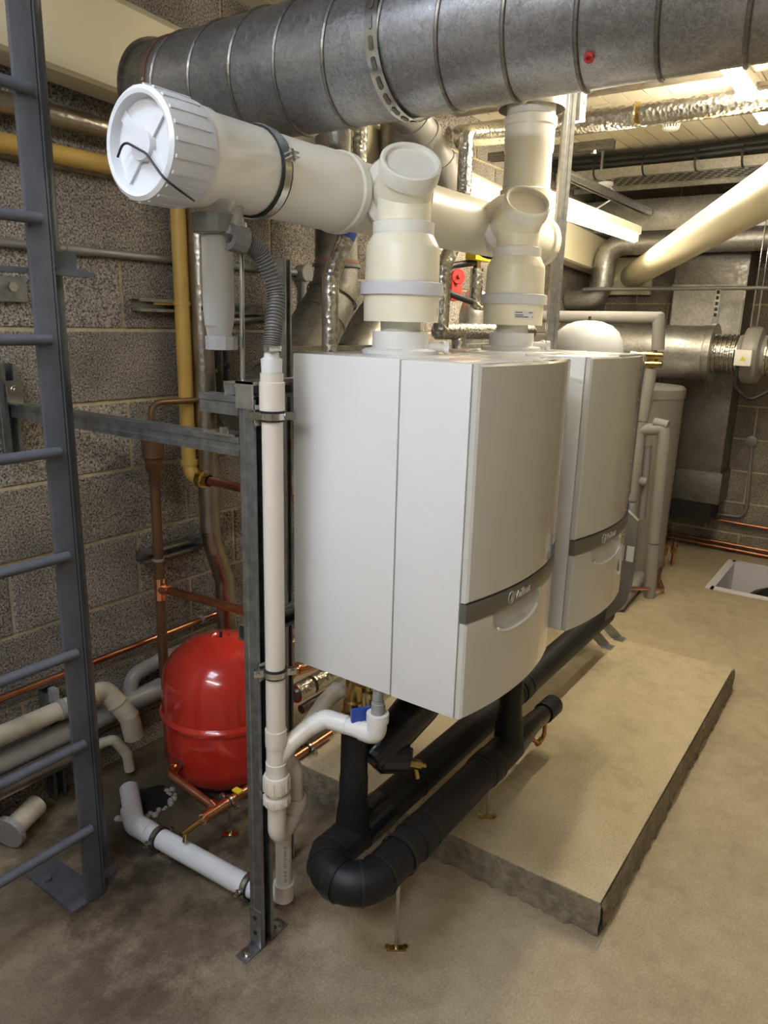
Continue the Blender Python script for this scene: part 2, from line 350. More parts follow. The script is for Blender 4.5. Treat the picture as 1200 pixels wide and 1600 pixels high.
# ceiling with a rooflight opening over the ladder
hx0, hx1, hy0, hy1 = -1.6, -.8, .15, .95
ce = MB()
for (a, b, c, d) in ((X0-.1, hx0, Y0-.1, Y1+.2), (hx1, X1+.2, Y0-.1, Y1+.2), (hx0, hx1, Y0-.1, hy0), (hx0, hx1, hy1, Y1+.2)): ce.box((a, c, ZC+.012), (b, d, ZC+.3))
ceiling = struct('ceiling', ce, m_ceil, smooth=0)
for i in range(28):
    y0 = Y1-.002-(i+1)*.1
    MB().box((.35, y0+.004, ZC-.002), (3.84, y0+.098, ZC+.012)).build('ceiling_board', m_board, ceiling, smooth=0)
wn = MB()
for (a, b, c, d) in ((hx0, hx1, hy0, hy0+.04), (hx0, hx1, hy1-.04, hy1), (hx0, hx0+.04, hy0, hy1), (hx1-.04, hx1, hy0, hy1), ((hx0+hx1)/2-.015, (hx0+hx1)/2+.015, hy0, hy1), (hx0, hx1, (hy0+hy1)/2-.015, (hy0+hy1)/2+.015)): wn.box((a, c, 2.62), (b, d, 2.70))
window = struct('window_1', wn, m_plastic_w, smooth=0)

# concrete base under the boilers
pl = thing('concrete_plinth', 'low rough-edged concrete base slab under the two boilers', 'plinth', (1.3, .3, 0))
def rough_side(mb, a, b, z0, z1, out, n=60):
    a, b, out = V(a), V(b), V(out); vs = []; fs = []
    for i in range(n+1):
        p = a.lerp(b, i/n)
        for k, z in enumerate((z0, z0+(z1-z0)*.3, z0+(z1-z0)*.6, z0+(z1-z0)*.85, z1)):
            j = random.uniform(-.001, .012)*(1.4-k*.25) if k < 4 else random.uniform(-.002, .001)
            vs.append((p.x+out.x*j, p.y+out.y*j, z))
    for i in range(n):
        for k in range(4): fs.append((i*5+k, (i+1)*5+k, (i+1)*5+k+1, i*5+k+1))
    mb.add(vs, fs)
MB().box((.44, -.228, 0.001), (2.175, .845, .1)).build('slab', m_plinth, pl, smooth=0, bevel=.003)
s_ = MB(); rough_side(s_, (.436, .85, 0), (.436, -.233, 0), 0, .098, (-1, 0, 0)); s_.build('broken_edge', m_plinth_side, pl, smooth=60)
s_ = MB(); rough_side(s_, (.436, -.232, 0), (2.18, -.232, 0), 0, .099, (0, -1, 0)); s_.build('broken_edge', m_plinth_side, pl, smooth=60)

# floor pit with white lining
pt = thing('floor_pit', 'white lined square pit let into the floor near the end wall', 'floor pit', (3.9, -.18, -.3))
t_ = .02
m_ = MB(); m_.box((px0-.035, py1-t_, -.005), (px1+.03, py1+.03, .008)); m_.box((px0-.035, py0-.03, -.005), (px1+.03, py0+t_, .008)); m_.box((px0-.035, py0, -.005), (px0+t_, py1, .008)); m_.box((px1-t_, py0, -.005), (px1+.03, py1, .008))
m_.build('rim', m_pit, pt, smooth=0)
m_ = MB(); m_.box((px0, py1-t_, -.28), (px1, py1, -.004)); m_.box((px0, py0, -.28), (px1, py0+t_, -.004)); m_.box((px0, py0, -.28), (px0+t_, py1, -.004)); m_.box((px1-t_, py0, -.28), (px1, py1, -.004)); m_.box((px0, py0, -.3), (px1, py1, -.27))
m_.build('lining', m_pit, pt, smooth=0)
vs_ = []; fs_ = []; n_ = 16
for i in range(n_+1):
    for j in range(n_+1):
        u_, v_ = i/n_, j/n_; vs_.append((px0+.05+u_*(px1-px0-.1), py0+.05+v_*(py1-py0-.16), -.26+.235*abs(math.sin(u_*3.1416))**.5*abs(math.sin(v_*3.1416))**.5+.01*math.sin(u_*17+v_*9)))
for i in range(n_):
    for j in range(n_): fs_.append((i*(n_+1)+j, (i+1)*(n_+1)+j, (i+1)*(n_+1)+j+1, i*(n_+1)+j+1))
o = MB().add(vs_, fs_).build('black_sheet', m_sack, smooth=60, base=(3.9, -.18, -.26)); tag(o, 'black plastic sheet heaped in the white floor pit', 'sheet')

# ================================================================== BOILERS
W_, D_, ZT, ZBm, DS = .4553, .4515, 1.50, .76, .1638
def yb(x): return -(.013+.030*(1-((x-W_/2)/(W_/2))**2))
def bowed(x0, x1, z0, z1, dy=0., nx=28, nz=2, fn=None, ins=.004):
    m = MB(); xs = [x0]+[x0+.004+(x1-x0-.008)*i/nx for i in range(nx+1)]+[x1]; zs = [z0]+[z0+.004+(z1-z0-.008)*i/nz for i in range(nz+1)]+[z1]; vs = []; fs = []; a, b = len(xs), len(zs)
    for j, z in enumerate(zs):
        for i, x in enumerate(xs):
            y = yb(x)+dy+(ins if i in (0, a-1) or j in (0, b-1) else 0)
            if fn: y += fn(x, z)
            vs.append((x, y, z))
    for j in range(b-1):
        for i in range(a-1): fs.append((j*a+i, j*a+i+1, (j+1)*a+i+1, (j+1)*a+i))
    o = len(vs); per = [j*a for j in range(b)]+[(b-1)*a+i for i in range(1, a)]+[j*a+a-1 for j in range(b-2, -1, -1)]+[i for i in range(a-2, 0, -1)]
    for p in per: vs.append((vs[p][0], .001, vs[p][2]))
    n = len(per)
    for k in range(n): fs.append((per[k], o+k, o+(k+1) % n, per[(k+1) % n]))
    fs.append(tuple(range(o, o+n))); return m.add(vs, fs)
def sm(a, b, x): t = max(0, min(1, (x-a)/(b-a))); return t*t*(3-2*t)
def recess(x, z):
    u = (x-.205)/.105
    if abs(u) >= 1.12: return 0
    zb = .974-.05*math.sqrt(max(0, 1-min(1, abs(u)/1.1)**3))
    return (.012*sm(zb-.001, zb+.004, z)+.022*min(1, max(0, (z-zb)/(.9765-zb))))*sm(1.12, .97, abs(u))
def zlip(x): return .974-.05*math.sqrt(max(0, 1-min(1, abs((x-.205)/.105)/1.1)**3))
def text_mesh(txt, size):
    c = bpy.data.curves.new('t', 'FONT'); c.body = txt; c.size = size; c.extrude = .0015; c.resolution_u = 3; o = bpy.data.objects.new('t', c); COL.objects.link(o)
    dg = bpy.context.evaluated_depsgraph_get(); me = bpy.data.meshes.new_from_object(o.evaluated_get(dg)); vs = [v.co.copy() for v in me.vertices]; fs = [tuple(p.vertices) for p in me.polygons]
    bpy.data.objects.remove(o); bpy.data.meshes.remove(me); return vs, fs
bo = thing('wall_hung_boiler', 'white wall-hung boiler nearer the ladder, its whole left side panel in view', 'boiler', (W_/2, D_/2, ZBm), 'white boilers')
MB().box((0, DS+.0025, ZBm), (W_, D_, ZT)).build('casing', m_white_gl, bo, bevel=.004)
MB().box((0, .003, ZBm), (W_, DS-.0005, ZT-.001)).build('front_casing', m_white_gl, bo, bevel=.003)
MB().box((.006, .02, ZBm+.004), (W_-.006, D_-.01, ZT-.006)).build('dark_core', m_dark_in, bo)  # black core added to stand in for shade in the casing gap
bowed(.003, W_-.003, 1.0215, ZT-.002, nz=8).build('upper_door', m_white_dr, bo, smooth=16)
bowed(.003, W_-.003, .9785, 1.0195, -.001, ins=.002).build('trim_band', m_trim, bo, smooth=40)
fd = bowed(.003, W_-.003, ZBm+.001, .9765, nx=64, nz=34, fn=recess).build('lower_flap', m_white_dr, bo, smooth=24)
MB().sweep([(x, yb(x)+.001, zlip(x)-.002) for x in [.112+.19*i/24 for i in range(25)]], .0042, 10).build('handle_lip', m_white_gl, bo)
# logo on the band
vs_, fs_ = text_mesh('Vaillant', .026)
mxx = max(v.x for v in vs_); L0 = .168
lg = MB().add([(L0+v.x, yb(L0+v.x)-.0012-v.z, .9905+v.y) for v in vs_], fs_).build('lettering', m_chrome, bo, smooth=0); lg['label'] = 'raised chrome lettering'
em = MB(); ex, ez = L0-.016, .999
pr_ = [(.0105*math.cos(a), .0135*math.sin(a)) for a in [2*math.pi*k/24 for k in range(24)]]
em.sweep([V((ex+a, yb(ex+a)-.002, ez+b)) for a, b in pr_+pr_[:1]], .0012, 6, False)
em.add([(ex+a*.0105, yb(ex)-.003, ez+b*.0135) for a, b in ((-.45, -.6), (.5, -.6), (.55, -.1), (.2, .25), (.25, .8), (.05, .85), (-.02, .3), (-.4, .05))], [tuple(range(8))])
em.build('emblem', m_chrome, bo, smooth=0)
st = MB(); xs_ = [.395+.042*i/6 for i in range(7)]
st.add([(x, yb(x)-.0006, z) for z in (1.026, 1.076) for x in xs_], [(i, i+1, 8+i, 7+i) for i in range(6)]); so = st.build('sticker', m_sticker, bo, smooth=40)
st = MB(); st.add([(x, yb(x)-.0010, z) for z in (1.027, 1.058) for x in xs_], [(i, i+1, 8+i, 7+i) for i in range(6)]); st.build('sticker_print', m_blue_st, so, smooth=40)
# screw-on test points and flue collar on top of the casing
RX, RY = W_/2, .32
MB().lathe((RX, RY, ZT), (0, 0, 1), [(0, .088), (.008, .088), (.011, .082), (.013, .066), (.05, .065), (.05, .058), (.013, .058)], 40, False).build('flue_collar', m_plastic_w, bo)
for (dx, dy, ln) in ((.045, -.085, .05), (.10, -.062, .06)):
    a_ = V((RX+dx*.5, RY+dy*.55, ZT+.016)); dd = V((.55, -.8, 0)).normalized() if ln < .055 else V((.95, -.25, 0)).normalized()
    tp = MB().cyl(a_, a_+dd*ln, .009, 14).build('test_point', m_plastic_w, bo)
    MB().cyl(a_+dd*ln, a_+dd*(ln+.012), .0135, 12).build('screw_cap', m_plastic_w, tp)
MB().box((.03, .08, ZBm-.01), (W_-.03, D_-.03, ZBm+.002)).build('underside_plate', m_galv_dark, bo)
b2 = copy_tree(bo); b2.location.x += .5910; b2['label'] = 'white wall-hung boiler further from the ladder, partly hidden by the nearer one'

# ================================================================== SPIRAL DUCT overhead
DX, DZ, DR = .2, 2.132, .1345
du = thing('spiral_duct', 'large galvanised spiral duct crossing overhead in the foreground', 'duct', (DX, 1.14, DZ-DR))
MB().lathe((DX, -1.6, DZ), (0, 1, 0), [(0, DR), (2.64, DR)], 72, False).build('tube', m_duct, du)
hp = []; pitch_ = .137; y_ = -1.55
n_ = int((.98-y_)/pitch_*48)
for i in range(n_+1):
    a = 2*math.pi*i/48+.6; hp.append((DX+math.cos(a)*(DR+.001), y_+pitch_*i/48, DZ+math.sin(a)*(DR+.001)))
MB().sweep(hp, .0048, 6).build('spiral_seam', m_galv_dark, du)
MB().lathe((DX, 1.0, DZ), (0, 1, 0), [(0, DR+.003), (.085, DR+.003), (.085, DR+.012), (.09, DR+.012), (.09, DR-.004)], 72, False).build('end_collar', m_galv_dark, du)
MB().ring((DX, .997, DZ), (0, 1, 0), DR+.001, .006, .003, 72).build('sealant_bead', m_rust, du)
MB().ring((DX, .300, DZ), (0, 1, 0), DR+.0055, .03, .0015, 72).build('perforated_strap', m_zinc, du)
for k in range(-3, 13):
    a = R(150+k*14.5); c = V((DX+math.cos(a)*(DR+.0076), .300, DZ+math.sin(a)*(DR+.0076))); tn = V((-math.sin(a), 0, math.cos(a)))
    poly = [(math.cos(t)*.0055, math.sin(t)*.0055+(.0075 if math.sin(t) >= 0 else -.0075)) for t in [2*math.pi*j/14 for j in range(14)]]
    MB().prism(poly, c, (0, 1, 0), tn, V((0, 1, 0)).cross(tn), .0008).build('strap_slot', m_galv_dark, du, smooth=0)
a = R(234); c = V((DX+math.cos(a)*DR, -.128, DZ+math.sin(a)*DR)); nn = V((math.cos(a), 0, math.sin(a)))
o = MB().lathe(c, nn, [(0, .009), (.006, .009), (.006, .005), (.002, .004)], 16).build('plug', m_redp, du); o['label'] = 'red grommet plug'
MB().lathe(V((DX+math.cos(R(178))*DR, 1.0, DZ+math.sin(R(178))*DR)), (math.cos(R(178)), 0, math.sin(R(178))), [(0, .005), (.004, .004)], 10).build('rivet', m_zinc, du)

# ================================================================== FLUE
HY, HZ = .50, 1.862
fh = thing('flue_header', 'white plastic horizontal flue header with ribbed end cap and rubber clamp', 'flue pipe', (0, HY, HZ-.09))
MB().lathe((-.245, HY, HZ), (1, 0, 0), [(0, .083), (.0, .0895), (.035, .0895), (.045, .0855), (.36, .0835), (.37, .087), (.445, .087), (.45, .0915), (.47, .0915), (.472, .081), (1.30, .0785)], 48).build('pipe', m_flue, fh)
cp = MB().lathe((-.345, HY, HZ), (1, 0, 0), [(.018, .0), (.018, .076), (.0, .080), (-.002, .0865), (.003, .0935), (.05, .0955), (.1, .0935), (.1, .07)], 48, False).build('end_cap', m_flue_w, fh)
for k in range(4):
    a = R(45+90*k); d_ = V((0, math.cos(a), math.sin(a))); MB().obox(V((-.330, HY, HZ))+d_*.048, d_, .056, .02, .005, (1, 0, 0)).build('cap_rib', m_flue_w, cp, smooth=0)
MB().lathe((-.34, HY, HZ), (1, 0, 0), [(.0, .0), (.0, .026), (.02, .028)], 24, False).build('cap_boss', m_flue_w, cp)
for k in range(22):
    a = R(k*360/22); d_ = V((0, math.cos(a), math.sin(a))); MB().obox(V((-.298, HY, HZ))+d_*.0952, (1, 0, 0), .08, .006, .003, d_).build('grip_rib', m_flue_w, cp, smooth=0)
th = route([(-.347, .556, 1.845), (-.352, .530, 1.868), (-.352, .47, 1.842), (-.350, .43, 1.80), (-.325, .418, 1.782), (-.285, .428, 1.772)], .03, 5)
o = MB().sweep(th, .0022, 8).build('tie_strap', m_rubber, fh); o['label'] = 'thin black tie strap'
clamp(fh, (-.055, HY, HZ), (1, 0, 0), .0855, (.0, -.97, .22), .03)
clamp(fh, (.42, HY, HZ), (1, 0, 0), .080, (.0, -.97, .22), .028, 'second_clamp')
clamp(fh, (1.02, HY, HZ), (1, 0, 0), .080, (.0, -.97, .22), .028, 'third_clamp')
MB().lathe((1.05, HY, HZ), (1, 0, 0), [(0, .08), (0, .086), (.04, .086), (.04, .08), (.27, .08), (.27, .088), (.31, .088), (.31, .08), (.345, .06), (.345, 0)], 40, False).build('end_tee', m_flue, fh)
MB().lathe((1.23, HY, HZ), (0, 0, 1), [(0, .078), (.115, .078), (.12, .087), (.15, .087), (.155, .080), (.265, .078), (.275, .082), (.345, .082), (.35, .087), (.375, .087), (.38, .08), (.42, .08), (.78, .08)], 44, False).build('vertical_outlet', m_flue, fh)
ph = tag(MB().lathe((1.23, HY, 2.262), (0, 0, 1), [(0, .108), (.0, .110), (.36, .110), (.36, .108)], 48, False).build('flue_sleeve', m_galv, base=(1.23, HY, 2.262)), 'short shiny galvanised sleeve around the flue outlet going up', 'sleeve')
for nm, xr in (('left', RX), ('right', RX+.591)):
    fr = thing('flue_riser', 'cream translucent flue riser with wide cup, on the nearer boiler' if nm == 'left' else 'cream translucent flue riser with white label, on the further boiler', 'flue pipe', (xr, RY, ZT), 'flue risers')
    MB().lathe((xr, RY, ZT), (0, 0, 1), [(.012, .044), (.012, .047), (.085, .047)], 36, False).build('inner_pipe', m_flue, fr)
    MB().lathe((xr, RY, ZT), (0, 0, 1), [(.072, .047), (.072, .0865), (.135, .0875)], 48, False).build('cup', m_flue_y, fr)
    MB().lathe((xr, RY, ZT), (0, 0, 1), [(.131, .087), (.131, .0955), (.157, .0955), (.160, .087)], 48, False).build('cup_ring', m_flue_w, fr)
    MB().lathe((xr, RY, ZT), (0, 0, 1), [(.158, .0855), (.232, .0835), (.238, .082), (.264, .068), (.266, .0685)], 48, False).build('reducer', m_flue_y, fr)
    MB().lathe((xr, RY, ZT), (0, 0, 1), [(.262, .066), (.262, .0695), (.287, .0695), (.290, .061)], 48, False).build('collar', m_flue, fr)
    el = MB().sweep(route([(xr, RY, 1.785), (xr, RY, 1.862), (xr+.155, RY+.155, 1.862)], .062, 10), .0605, 36).build('inspection_elbow', m_flue_y, fr)
    nd = V((-.5, -.5, .7071)); pc = V((xr, RY, 1.845))
    MB().lathe(pc, nd, [(0, .0605), (.07, .0605)], 40, False).build('inspection_port', m_flue_y, fr)
    ic = MB().lathe(pc+nd*.052, nd, [(0, .061), (0, .0665), (.028, .0675), (.034, .066), (.036, .061), (.034, .056), (.026, .054), (.026, 0)], 44, False).build('inspection_cap', m_flue, fr)
    dd = V((.7071, .7071, 0)); cc = V((xr, RY, 1.862))
    MB().lathe(cc+dd*.075, dd, [(0, .061), (0, .083), (.008, .086), (.02, .084), (.10, .081), (.17, .079)], 44, False).build('branch_socket', m_flue, fr)
    if nm == 'right':
        a0 = -152; lab = MB(); ps = []
        for z in (1.588, 1.612):
            for k in range(7): a = R(a0+k*6.5); ps.append((xr+math.cos(a)*.0882, RY+math.sin(a)*.0882, z))
        lo_ = lab.add(ps, [(k, k+1, 8+k, 7+k) for k in range(6)]).build('paper_label', m_sticker, fr, smooth=40)
        for (z, k0, k1) in ((1.607, .3, 2.3), (1.607, 4.2, 5.6), (1.600, .3, 2.6), (1.595, .3, 4.2), (1.595, 5.4, 5.8)):
            q = MB(); ps = []
            for zz in (z-.0012, z+.0012):
                for k in range(4): a = R(a0+(k0+(k1-k0)*k/3)*6.5); ps.append((xr+math.cos(a)*.0885, RY+math.sin(a)*.0885, zz))
            q.add(ps, [(k, k+1, 5+k, 4+k) for k in range(3)]).build('print_line', m_ink, lo_, smooth=40)
    else:
        ps = []
        for z in (1.588, 1.604):
            for k in range(4): a = R(-75+k*4); ps.append((xr+math.cos(a)*.0882, RY+math.sin(a)*.0882, z))
        MB().add(ps, [(k, k+1, 5+k, 4+k) for k in range(3)]).build('paper_label', m_sticker, fr, smooth=40)

# condensate siphon under the header, hose, drop rod
sp = thing('condensate_siphon', 'clear plastic condensate siphon hanging under the flue header end', 'siphon', (-.17, HY, 1.51))
MB().lathe((-.176, HY, 1.79), (0, 0, -1), [(0, .052), (.02, .036), (.06, .034), (.06, .02)], 28, False).build('spigot', m_siphon, sp)
MB().lathe((-.176, HY, 1.732), (0, 0, 1), [(0, .034), (0, .040), (.034, .042), (.034, .03)], 12, False).build('top_nut', m_grey_nut, sp, smooth=20)
MB().lathe((-.168, HY, 1.735), (0, 0, -1), [(0, .031), (.15, .0315), (.17, .030), (.195, .0255), (.205, .0255)], 32).build('body', m_siphon, sp)
MB().lathe((-.178, HY, 1.725), (0, 0, -1), [(0, .022), (.17, .022), (.185, .01)], 20).build('inner_chamber', m_siphon, sp)
MB().lathe((-.163, HY, 1.507), (0, 0, 1), [(0, .02), (0, .033), (.027, .034), (.027, .02)], 12, False).build('bottom_nut', m_grey_nut2, sp, smooth=20)
MB().cyl((-.168, HY-.036, 1.722), (-.135, HY-.022, 1.785), .015, 18).build('side_spout', m_siphon, sp)
hs = thing('condensate_hose', 'grey corrugated condensate hose curving down from siphon to standpipe', 'hose', (-.10, .42, 1.50))
hpts = []
cp_ = [V((-.152, .458, 1.718)), V((-.10, .45, 1.700)), V((-.070, .435, 1.625)), V((-.092, .422, 1.55)), V((-.100, .420, 1.505))]
for i in range(len(cp_)-1):
    p0 = cp_[max(i-1, 0)]; p1 = cp_[i]; p2 = cp_[i+1]; p3 = cp_[min(i+2, len(cp_)-1)]
    for k in range(46):
        t = k/46; hpts.append(.5*((2*p1)+(p2-p0)*t+(2*p0-5*p1+4*p2-p3)*t*t+(3*p1-p0-3*p2+p3)*t**3))
hpts.append(cp_[-1])
MB().sweep(hpts, .018, 18, True, lambda i: .0195 if i % 4 < 2 else .0155).build('corrugated_tube', m_hose, hs, smooth=60)
MB().lathe((-.172, .461, 1.724), (.97, -.15, -.15), [(0, .012), (0, .026), (.034, .028), (.034, .018)], 12, False).build('hose_nut', m_grey_nut, hs, smooth=20)
MB().ring((-.100, .420, 1.512), (0, 0, 1), .0195, .011, .002).build('worm_drive_clip', m_zinc, hs)
MB().cyl((-.13, .402, 1.512), (-.10, .398, 1.512), .006, 10).build('clip_screw', m_zinc, hs)
rd = thing('threaded_rod', 'upright zinc threaded rod carrying the flue header off the frame', 'rod', (-.108, HY, 1.44))
MB().cyl((-.106, HY, 1.425), (-.100, HY, 1.785), .005, 10).build('rod', m_zinc, rd); MB().hexa((-.101, HY, 1.745), (-.101, HY, 1.76), .012).build('nut', m_zinc, rd, smooth=20)

# white standpipe with trap
WX, WY = -.100, .420
sd = thing('waste_standpipe', 'cream white waste standpipe clipped to the steel post, trap at its foot', 'waste pipe', (WX, WY, 0))
PR = .0228
MB().lathe((WX, WY, 1.462), (0, 0, 1), [(0, .021), (.0, .0215), (.028, .0225), (.032, .016), (.046, .015)], 16, False).build('top_nut', m_plastic_w, sd)
MB().lathe((WX, WY, 1.384), (0, 0, 1), [(0, .0235), (0, .027), (.058, .027), (.060, .0245), (.078, .0245)], 36, False).build('reducer', m_grey_pipe, sd)
MB().lathe((WX, WY, .45), (0, 0, 1), [(0, PR), (.94, PR)], 36, False).build('pipe', m_grey_pipe, sd)
MB().lathe((WX, WY, .506), (0, 0, 1), [(0, PR), (0, PR+.003), (.038, PR+.003), (.039, PR+.001), (.082, PR+.001), (.083, PR+.003), (.126, PR+.003), (.126, PR)], 36, False).build('swept_tee', m_grey_pipe, sd)
for z, h in ((.468, .042), (.432, .024)):
    MB().lathe((WX, WY, z), (0, 0, 1), [(0, .026), (0, .0315), (.005, .0325), (h-.006, .0325), (h, .030), (h, .024)], 36, False).build('union_nut', m_grey_pipe, sd, smooth=25)
    for k in range(12): a = R(k*30); MB().obox((WX+math.cos(a)*.0325, WY+math.sin(a)*.0325, z+h*.45), (0, 0, 1), h*.75, .004, .003, (math.cos(a), math.sin(a), 0)).build('nut_rib', m_grey_pipe, sd, smooth=0)
LX, LY, OX, OY = -.007, .445, -.001, .492
MB().sweep(route([(WX, WY, .45), (WX, WY, .328), (LX, LY, .328), (LX, LY, .385)], .036, 10), PR, 28).build('u_bend', m_grey_pipe, sd)
MB().lathe((LX, LY, .352), (0, 0, 1), [(0, .024), (0, .030), (.006, .0315), (.028, .0315), (.034, .029), (.034, .024)], 36, False).build('union_nut', m_grey_pipe, sd, smooth=25)
MB().sweep(route([(LX, LY, .38), (LX, LY, .475), (OX, OY, .475), (OX, OY, .30)], .023, 10), .0215, 28).build('return_bend', m_grey_pipe, sd)
MB().sweep(route([(OX, OY, .32), (OX, OY, .045), (-.011, .56, .045)], .03, 8), .0215, 28).build('outlet', m_grey_pipe, sd)
MB().lathe((OX, OY, .045), (0, 0, 1), [(0, .02), (0, .0255), (.045, .0255), (.048, .0275), (.053, .0275), (.053, .022)], 32, False).build('outlet_socket', m_grey_pipe, sd)
vs_, fs_ = text_mesh('W  SE SE  15:11:22 LINE 03', .0105); tw = max(v.x for v in vs_)
tm = MB().add([(OX+math.cos(R(236)+(v.y-.004)/.0217)*.0218, OY+math.sin(R(236)+(v.y-.004)/.0217)*.0218, .112+v.x*.95) for v in vs_], fs_).build('printed_text', m_ink, sd, smooth=0)
# branch to the boiler's condensate outlet
wb = thing('condensate_branch', 'white branch pipe bending from standpipe up to the nearer boiler', 'waste pipe', (0, .35, .6))
MB().sweep(route([(WX, WY, .545), (-.069, .40, .588), (-.035, .383, .612), (-.005, .358, .638)], .03, 6), .0215, 26).build('sweep_pipe', m_grey_pipe, wb)
MB().sweep(route([(-.024, .373, .622), (-.002, .350, .640), (.008, .29, .638)], .03, 6), .0225, 26).build('elbow', m_white_pl, wb)
MB().sweep([(.005, .31, .638), (.014, .225, .636)], .0205, 26).build('straight_pipe', m_white_pl, wb)
MB().sweep(route([(.012, .25, .637), (.016, .21, .636), (.016, .21, .682)], .03, 8), .0235, 26).build('end_elbow', m_white_pl, wb)
MB().lathe((.018, .21, .672), (0, 0, 1), [(0, .02), (0, .0262), (.022, .0262), (.022, .016)], 30, False).build('elbow_socket', m_white_pl, wb)
MB().lathe((.018, .21, .675), (0, 0, 1), [(0, .0155), (.045, .0155), (.046, .0135), (.052, .0135)], 24, False).build('grey_spigot', m_grey_nut2, wb)
MB().sweep([(.018, .21, .722+.0009*i) for i in range(44)], .011, 16, True, lambda i: .0125 if i % 4 < 2 else .0105).build('bellows_hose', m_grey_nut2, wb, smooth=60)
MB().sweep(route([(-.025, .385, .61), (.09, .43, .612), (.17, .45, .612)], .03, 6), .0225, 26).build('wye_branch', m_grey_pipe, wb)
MB().sweep([(.11, .437, .612), (1.0, .47, .612)], .021, 26).build('run_to_second_boiler', m_grey_pipe, wb)

# drain pipe on the floor
dp = thing('floor_drain_pipe', 'white drain pipe lying on the floor from standpipe toward the wall', 'drain pipe', (-.03, .8, 0))
MB().sweep(route([(-.012, .548, .045), (-.032, .62, .045), (-.054, 1.065, .045), (.022, 1.195, .075)], .035, 8), .030, 30).build('pipe', m_flue_w, dp)
MB().sweep(route([(-.051, .995, .045), (-.054, 1.065, .045), (-.026, 1.122, .058)], .035, 8), .0325, 30).build('elbow', m_flue_w, dp)
clamp(dp, (-.049, .955, .045), (-.05, 1, 0), .030, (1, .05, -.1), .02); clamp(dp, (-.025, .60, .045), (-.12, 1, 0), .030, (1, .05, -.1), .02, 'near_clamp')
for yy, xx in ((.955, -.049), (.60, -.028)): MB().box((xx-.014, yy-.02, 0), (xx+.014, yy+.02, .010)).build('foot_plate', m_zinc, dp)
gu = thing('floor_gully', 'broken floor hole with wet debris where the drain pipe ends', 'gully', (.06, 1.19, 0))
q = MB(); n_ = 40
q.add([(.07, 1.18, .004)]+[(.07+(.085+random.uniform(-.012, .02))*math.cos(a), 1.18+(.07+random.uniform(-.01, .015))*math.sin(a), .003) for a in [2*math.pi*k/n_ for k in range(n_)]], [(0, 1+k, 1+(k+1) % n_) for k in range(n_)]); q.build('wet_hole', m_dark_in, gu, smooth=0)
for k in range(26):
    a = R(180+k*7); rr = .088+random.uniform(-.008, .02); c = V((.07+rr*math.cos(a), 1.18+rr*.8*math.sin(a), .006)); s = random.uniform(.006, .013)
    MB().lathe(c+V((0, 0, -.006)), (random.uniform(-.3, .3), random.uniform(-.3, .3), 1), [(0, s), (s*.6, s*.9), (s, s*.3)], 6).build('rubble_chip', mat('rubble', (.42, .38, .33), .9), gu, smooth=0)

# ================================================================== STEEL FRAME
def post(name, label, a, b, opn, m=m_strut, grp=None, w=.041):
    t = thing(name, label, 'steel channel', a, grp); MB().strut(a, b, opn, w).build('channel', m, t, smooth=20); return t
PXc, PYc = -.1075, .470
fp = post('steel_post', 'upright slotted steel channel post with angle feet beside the standpipe', (PXc, PYc, .004), (PXc, PYc, 1.405), (0, -1, 0))
for sx in (-1, 1):
    xo = PXc+sx*.0225; f_ = MB().box((xo-.002, PYc-.019, .0), (xo+.003, PYc+.019, .115)).box((min(xo, xo+sx*.055), PYc-.019, 0), (max(xo, xo+sx*.055), PYc+.019, .005)).build('angle_foot', m_strut, fp, bevel=.0008)
    for z in (.045, .09):
        MB().cyl((xo+sx*.0028, PYc, z), (xo+sx*.0036, PYc, z), .0058, 14).build('bolt_hole', m_dark_in, f_)
    MB().lathe((xo+sx*.032, PYc, .005), (0, 0, 1), [(0, .016), (.002, .016), (.002, .009), (.009, .008), (.009, 0)], 18).build('anchor_bolt', m_zinc, f_)
for z in (1.372, .779):
    clamp(fp, (WX, WY, z), (0, 0, 1), PR, (.75, -.66, 0), .022)
    MB().box((PXc-.019, .4445, z-.022), (PXc+.03, .4485, z+.022)).build('pipe_bracket', m_zinc, fp); MB().cyl((PXc, .446, z), (WX-.018, WY, z), .005, 10).build('bracket_stud', m_zinc, fp)
r1 = post('boiler_rail', 'upper horizontal steel channel the boilers hang from', (-.128, .515, 1.418), (1.75, .515, 1.418), (0, -1, 0), m_strut_br, 'boiler hanging rails')
r2 = post('boiler_rail', 'lower horizontal steel channel behind the boilers, near their bottom', (-.084, .535, .838), (1.75, .535, .838), (0, -1, 0), m_strut, 'boiler hanging rails')
for k in range(4): MB().obox((-.04+.045*k+.02, .4935, 1.418), (1, 0, 0), .028, .002, .012, (0, 0, 1)).build('slot', m_dark_in, r1, smooth=0)
e_ = MB().box((-.133, .446, 1.385), (-.1285, .495, 1.442)).box((-.133, .446, 1.437), (-.086, .495, 1.442)).build('end_plate', m_strut_br, r1)
MB().hexa((-.109, .442, 1.412), (-.109, .455, 1.412), .008).build('bolt', m_zinc, r1, smooth=20)
tr = post('tie_rail', 'long steel channel bracing the post back to the block wall', (-.1085, .492, 1.300), (-.1085, 1.415, 1.300), (0, 0, -1))
MB().box((-.133, .50, 1.321), (-.084, .60, 1.326)).build('flat_bracket', m_zinc, tr); MB().hexa((-.108, .56, 1.326), (-.108, .56, 1.336), .0095).build('bolt', m_zinc, tr, smooth=20)
MB().box((-.150, 1.382, 1.321), (-.105, 1.387, 1.385)).box((-.150, 1.33, 1.321), (-.105, 1.387, 1.326)).build('angle_bracket', m_zinc, tr); MB().lathe((-.128, 1.382, 1.36), (0, -1, 0), [(0, .012), (.004, .011), (.004, .006), (.008, .005)], 14).build('bolt', m_zinc, tr)
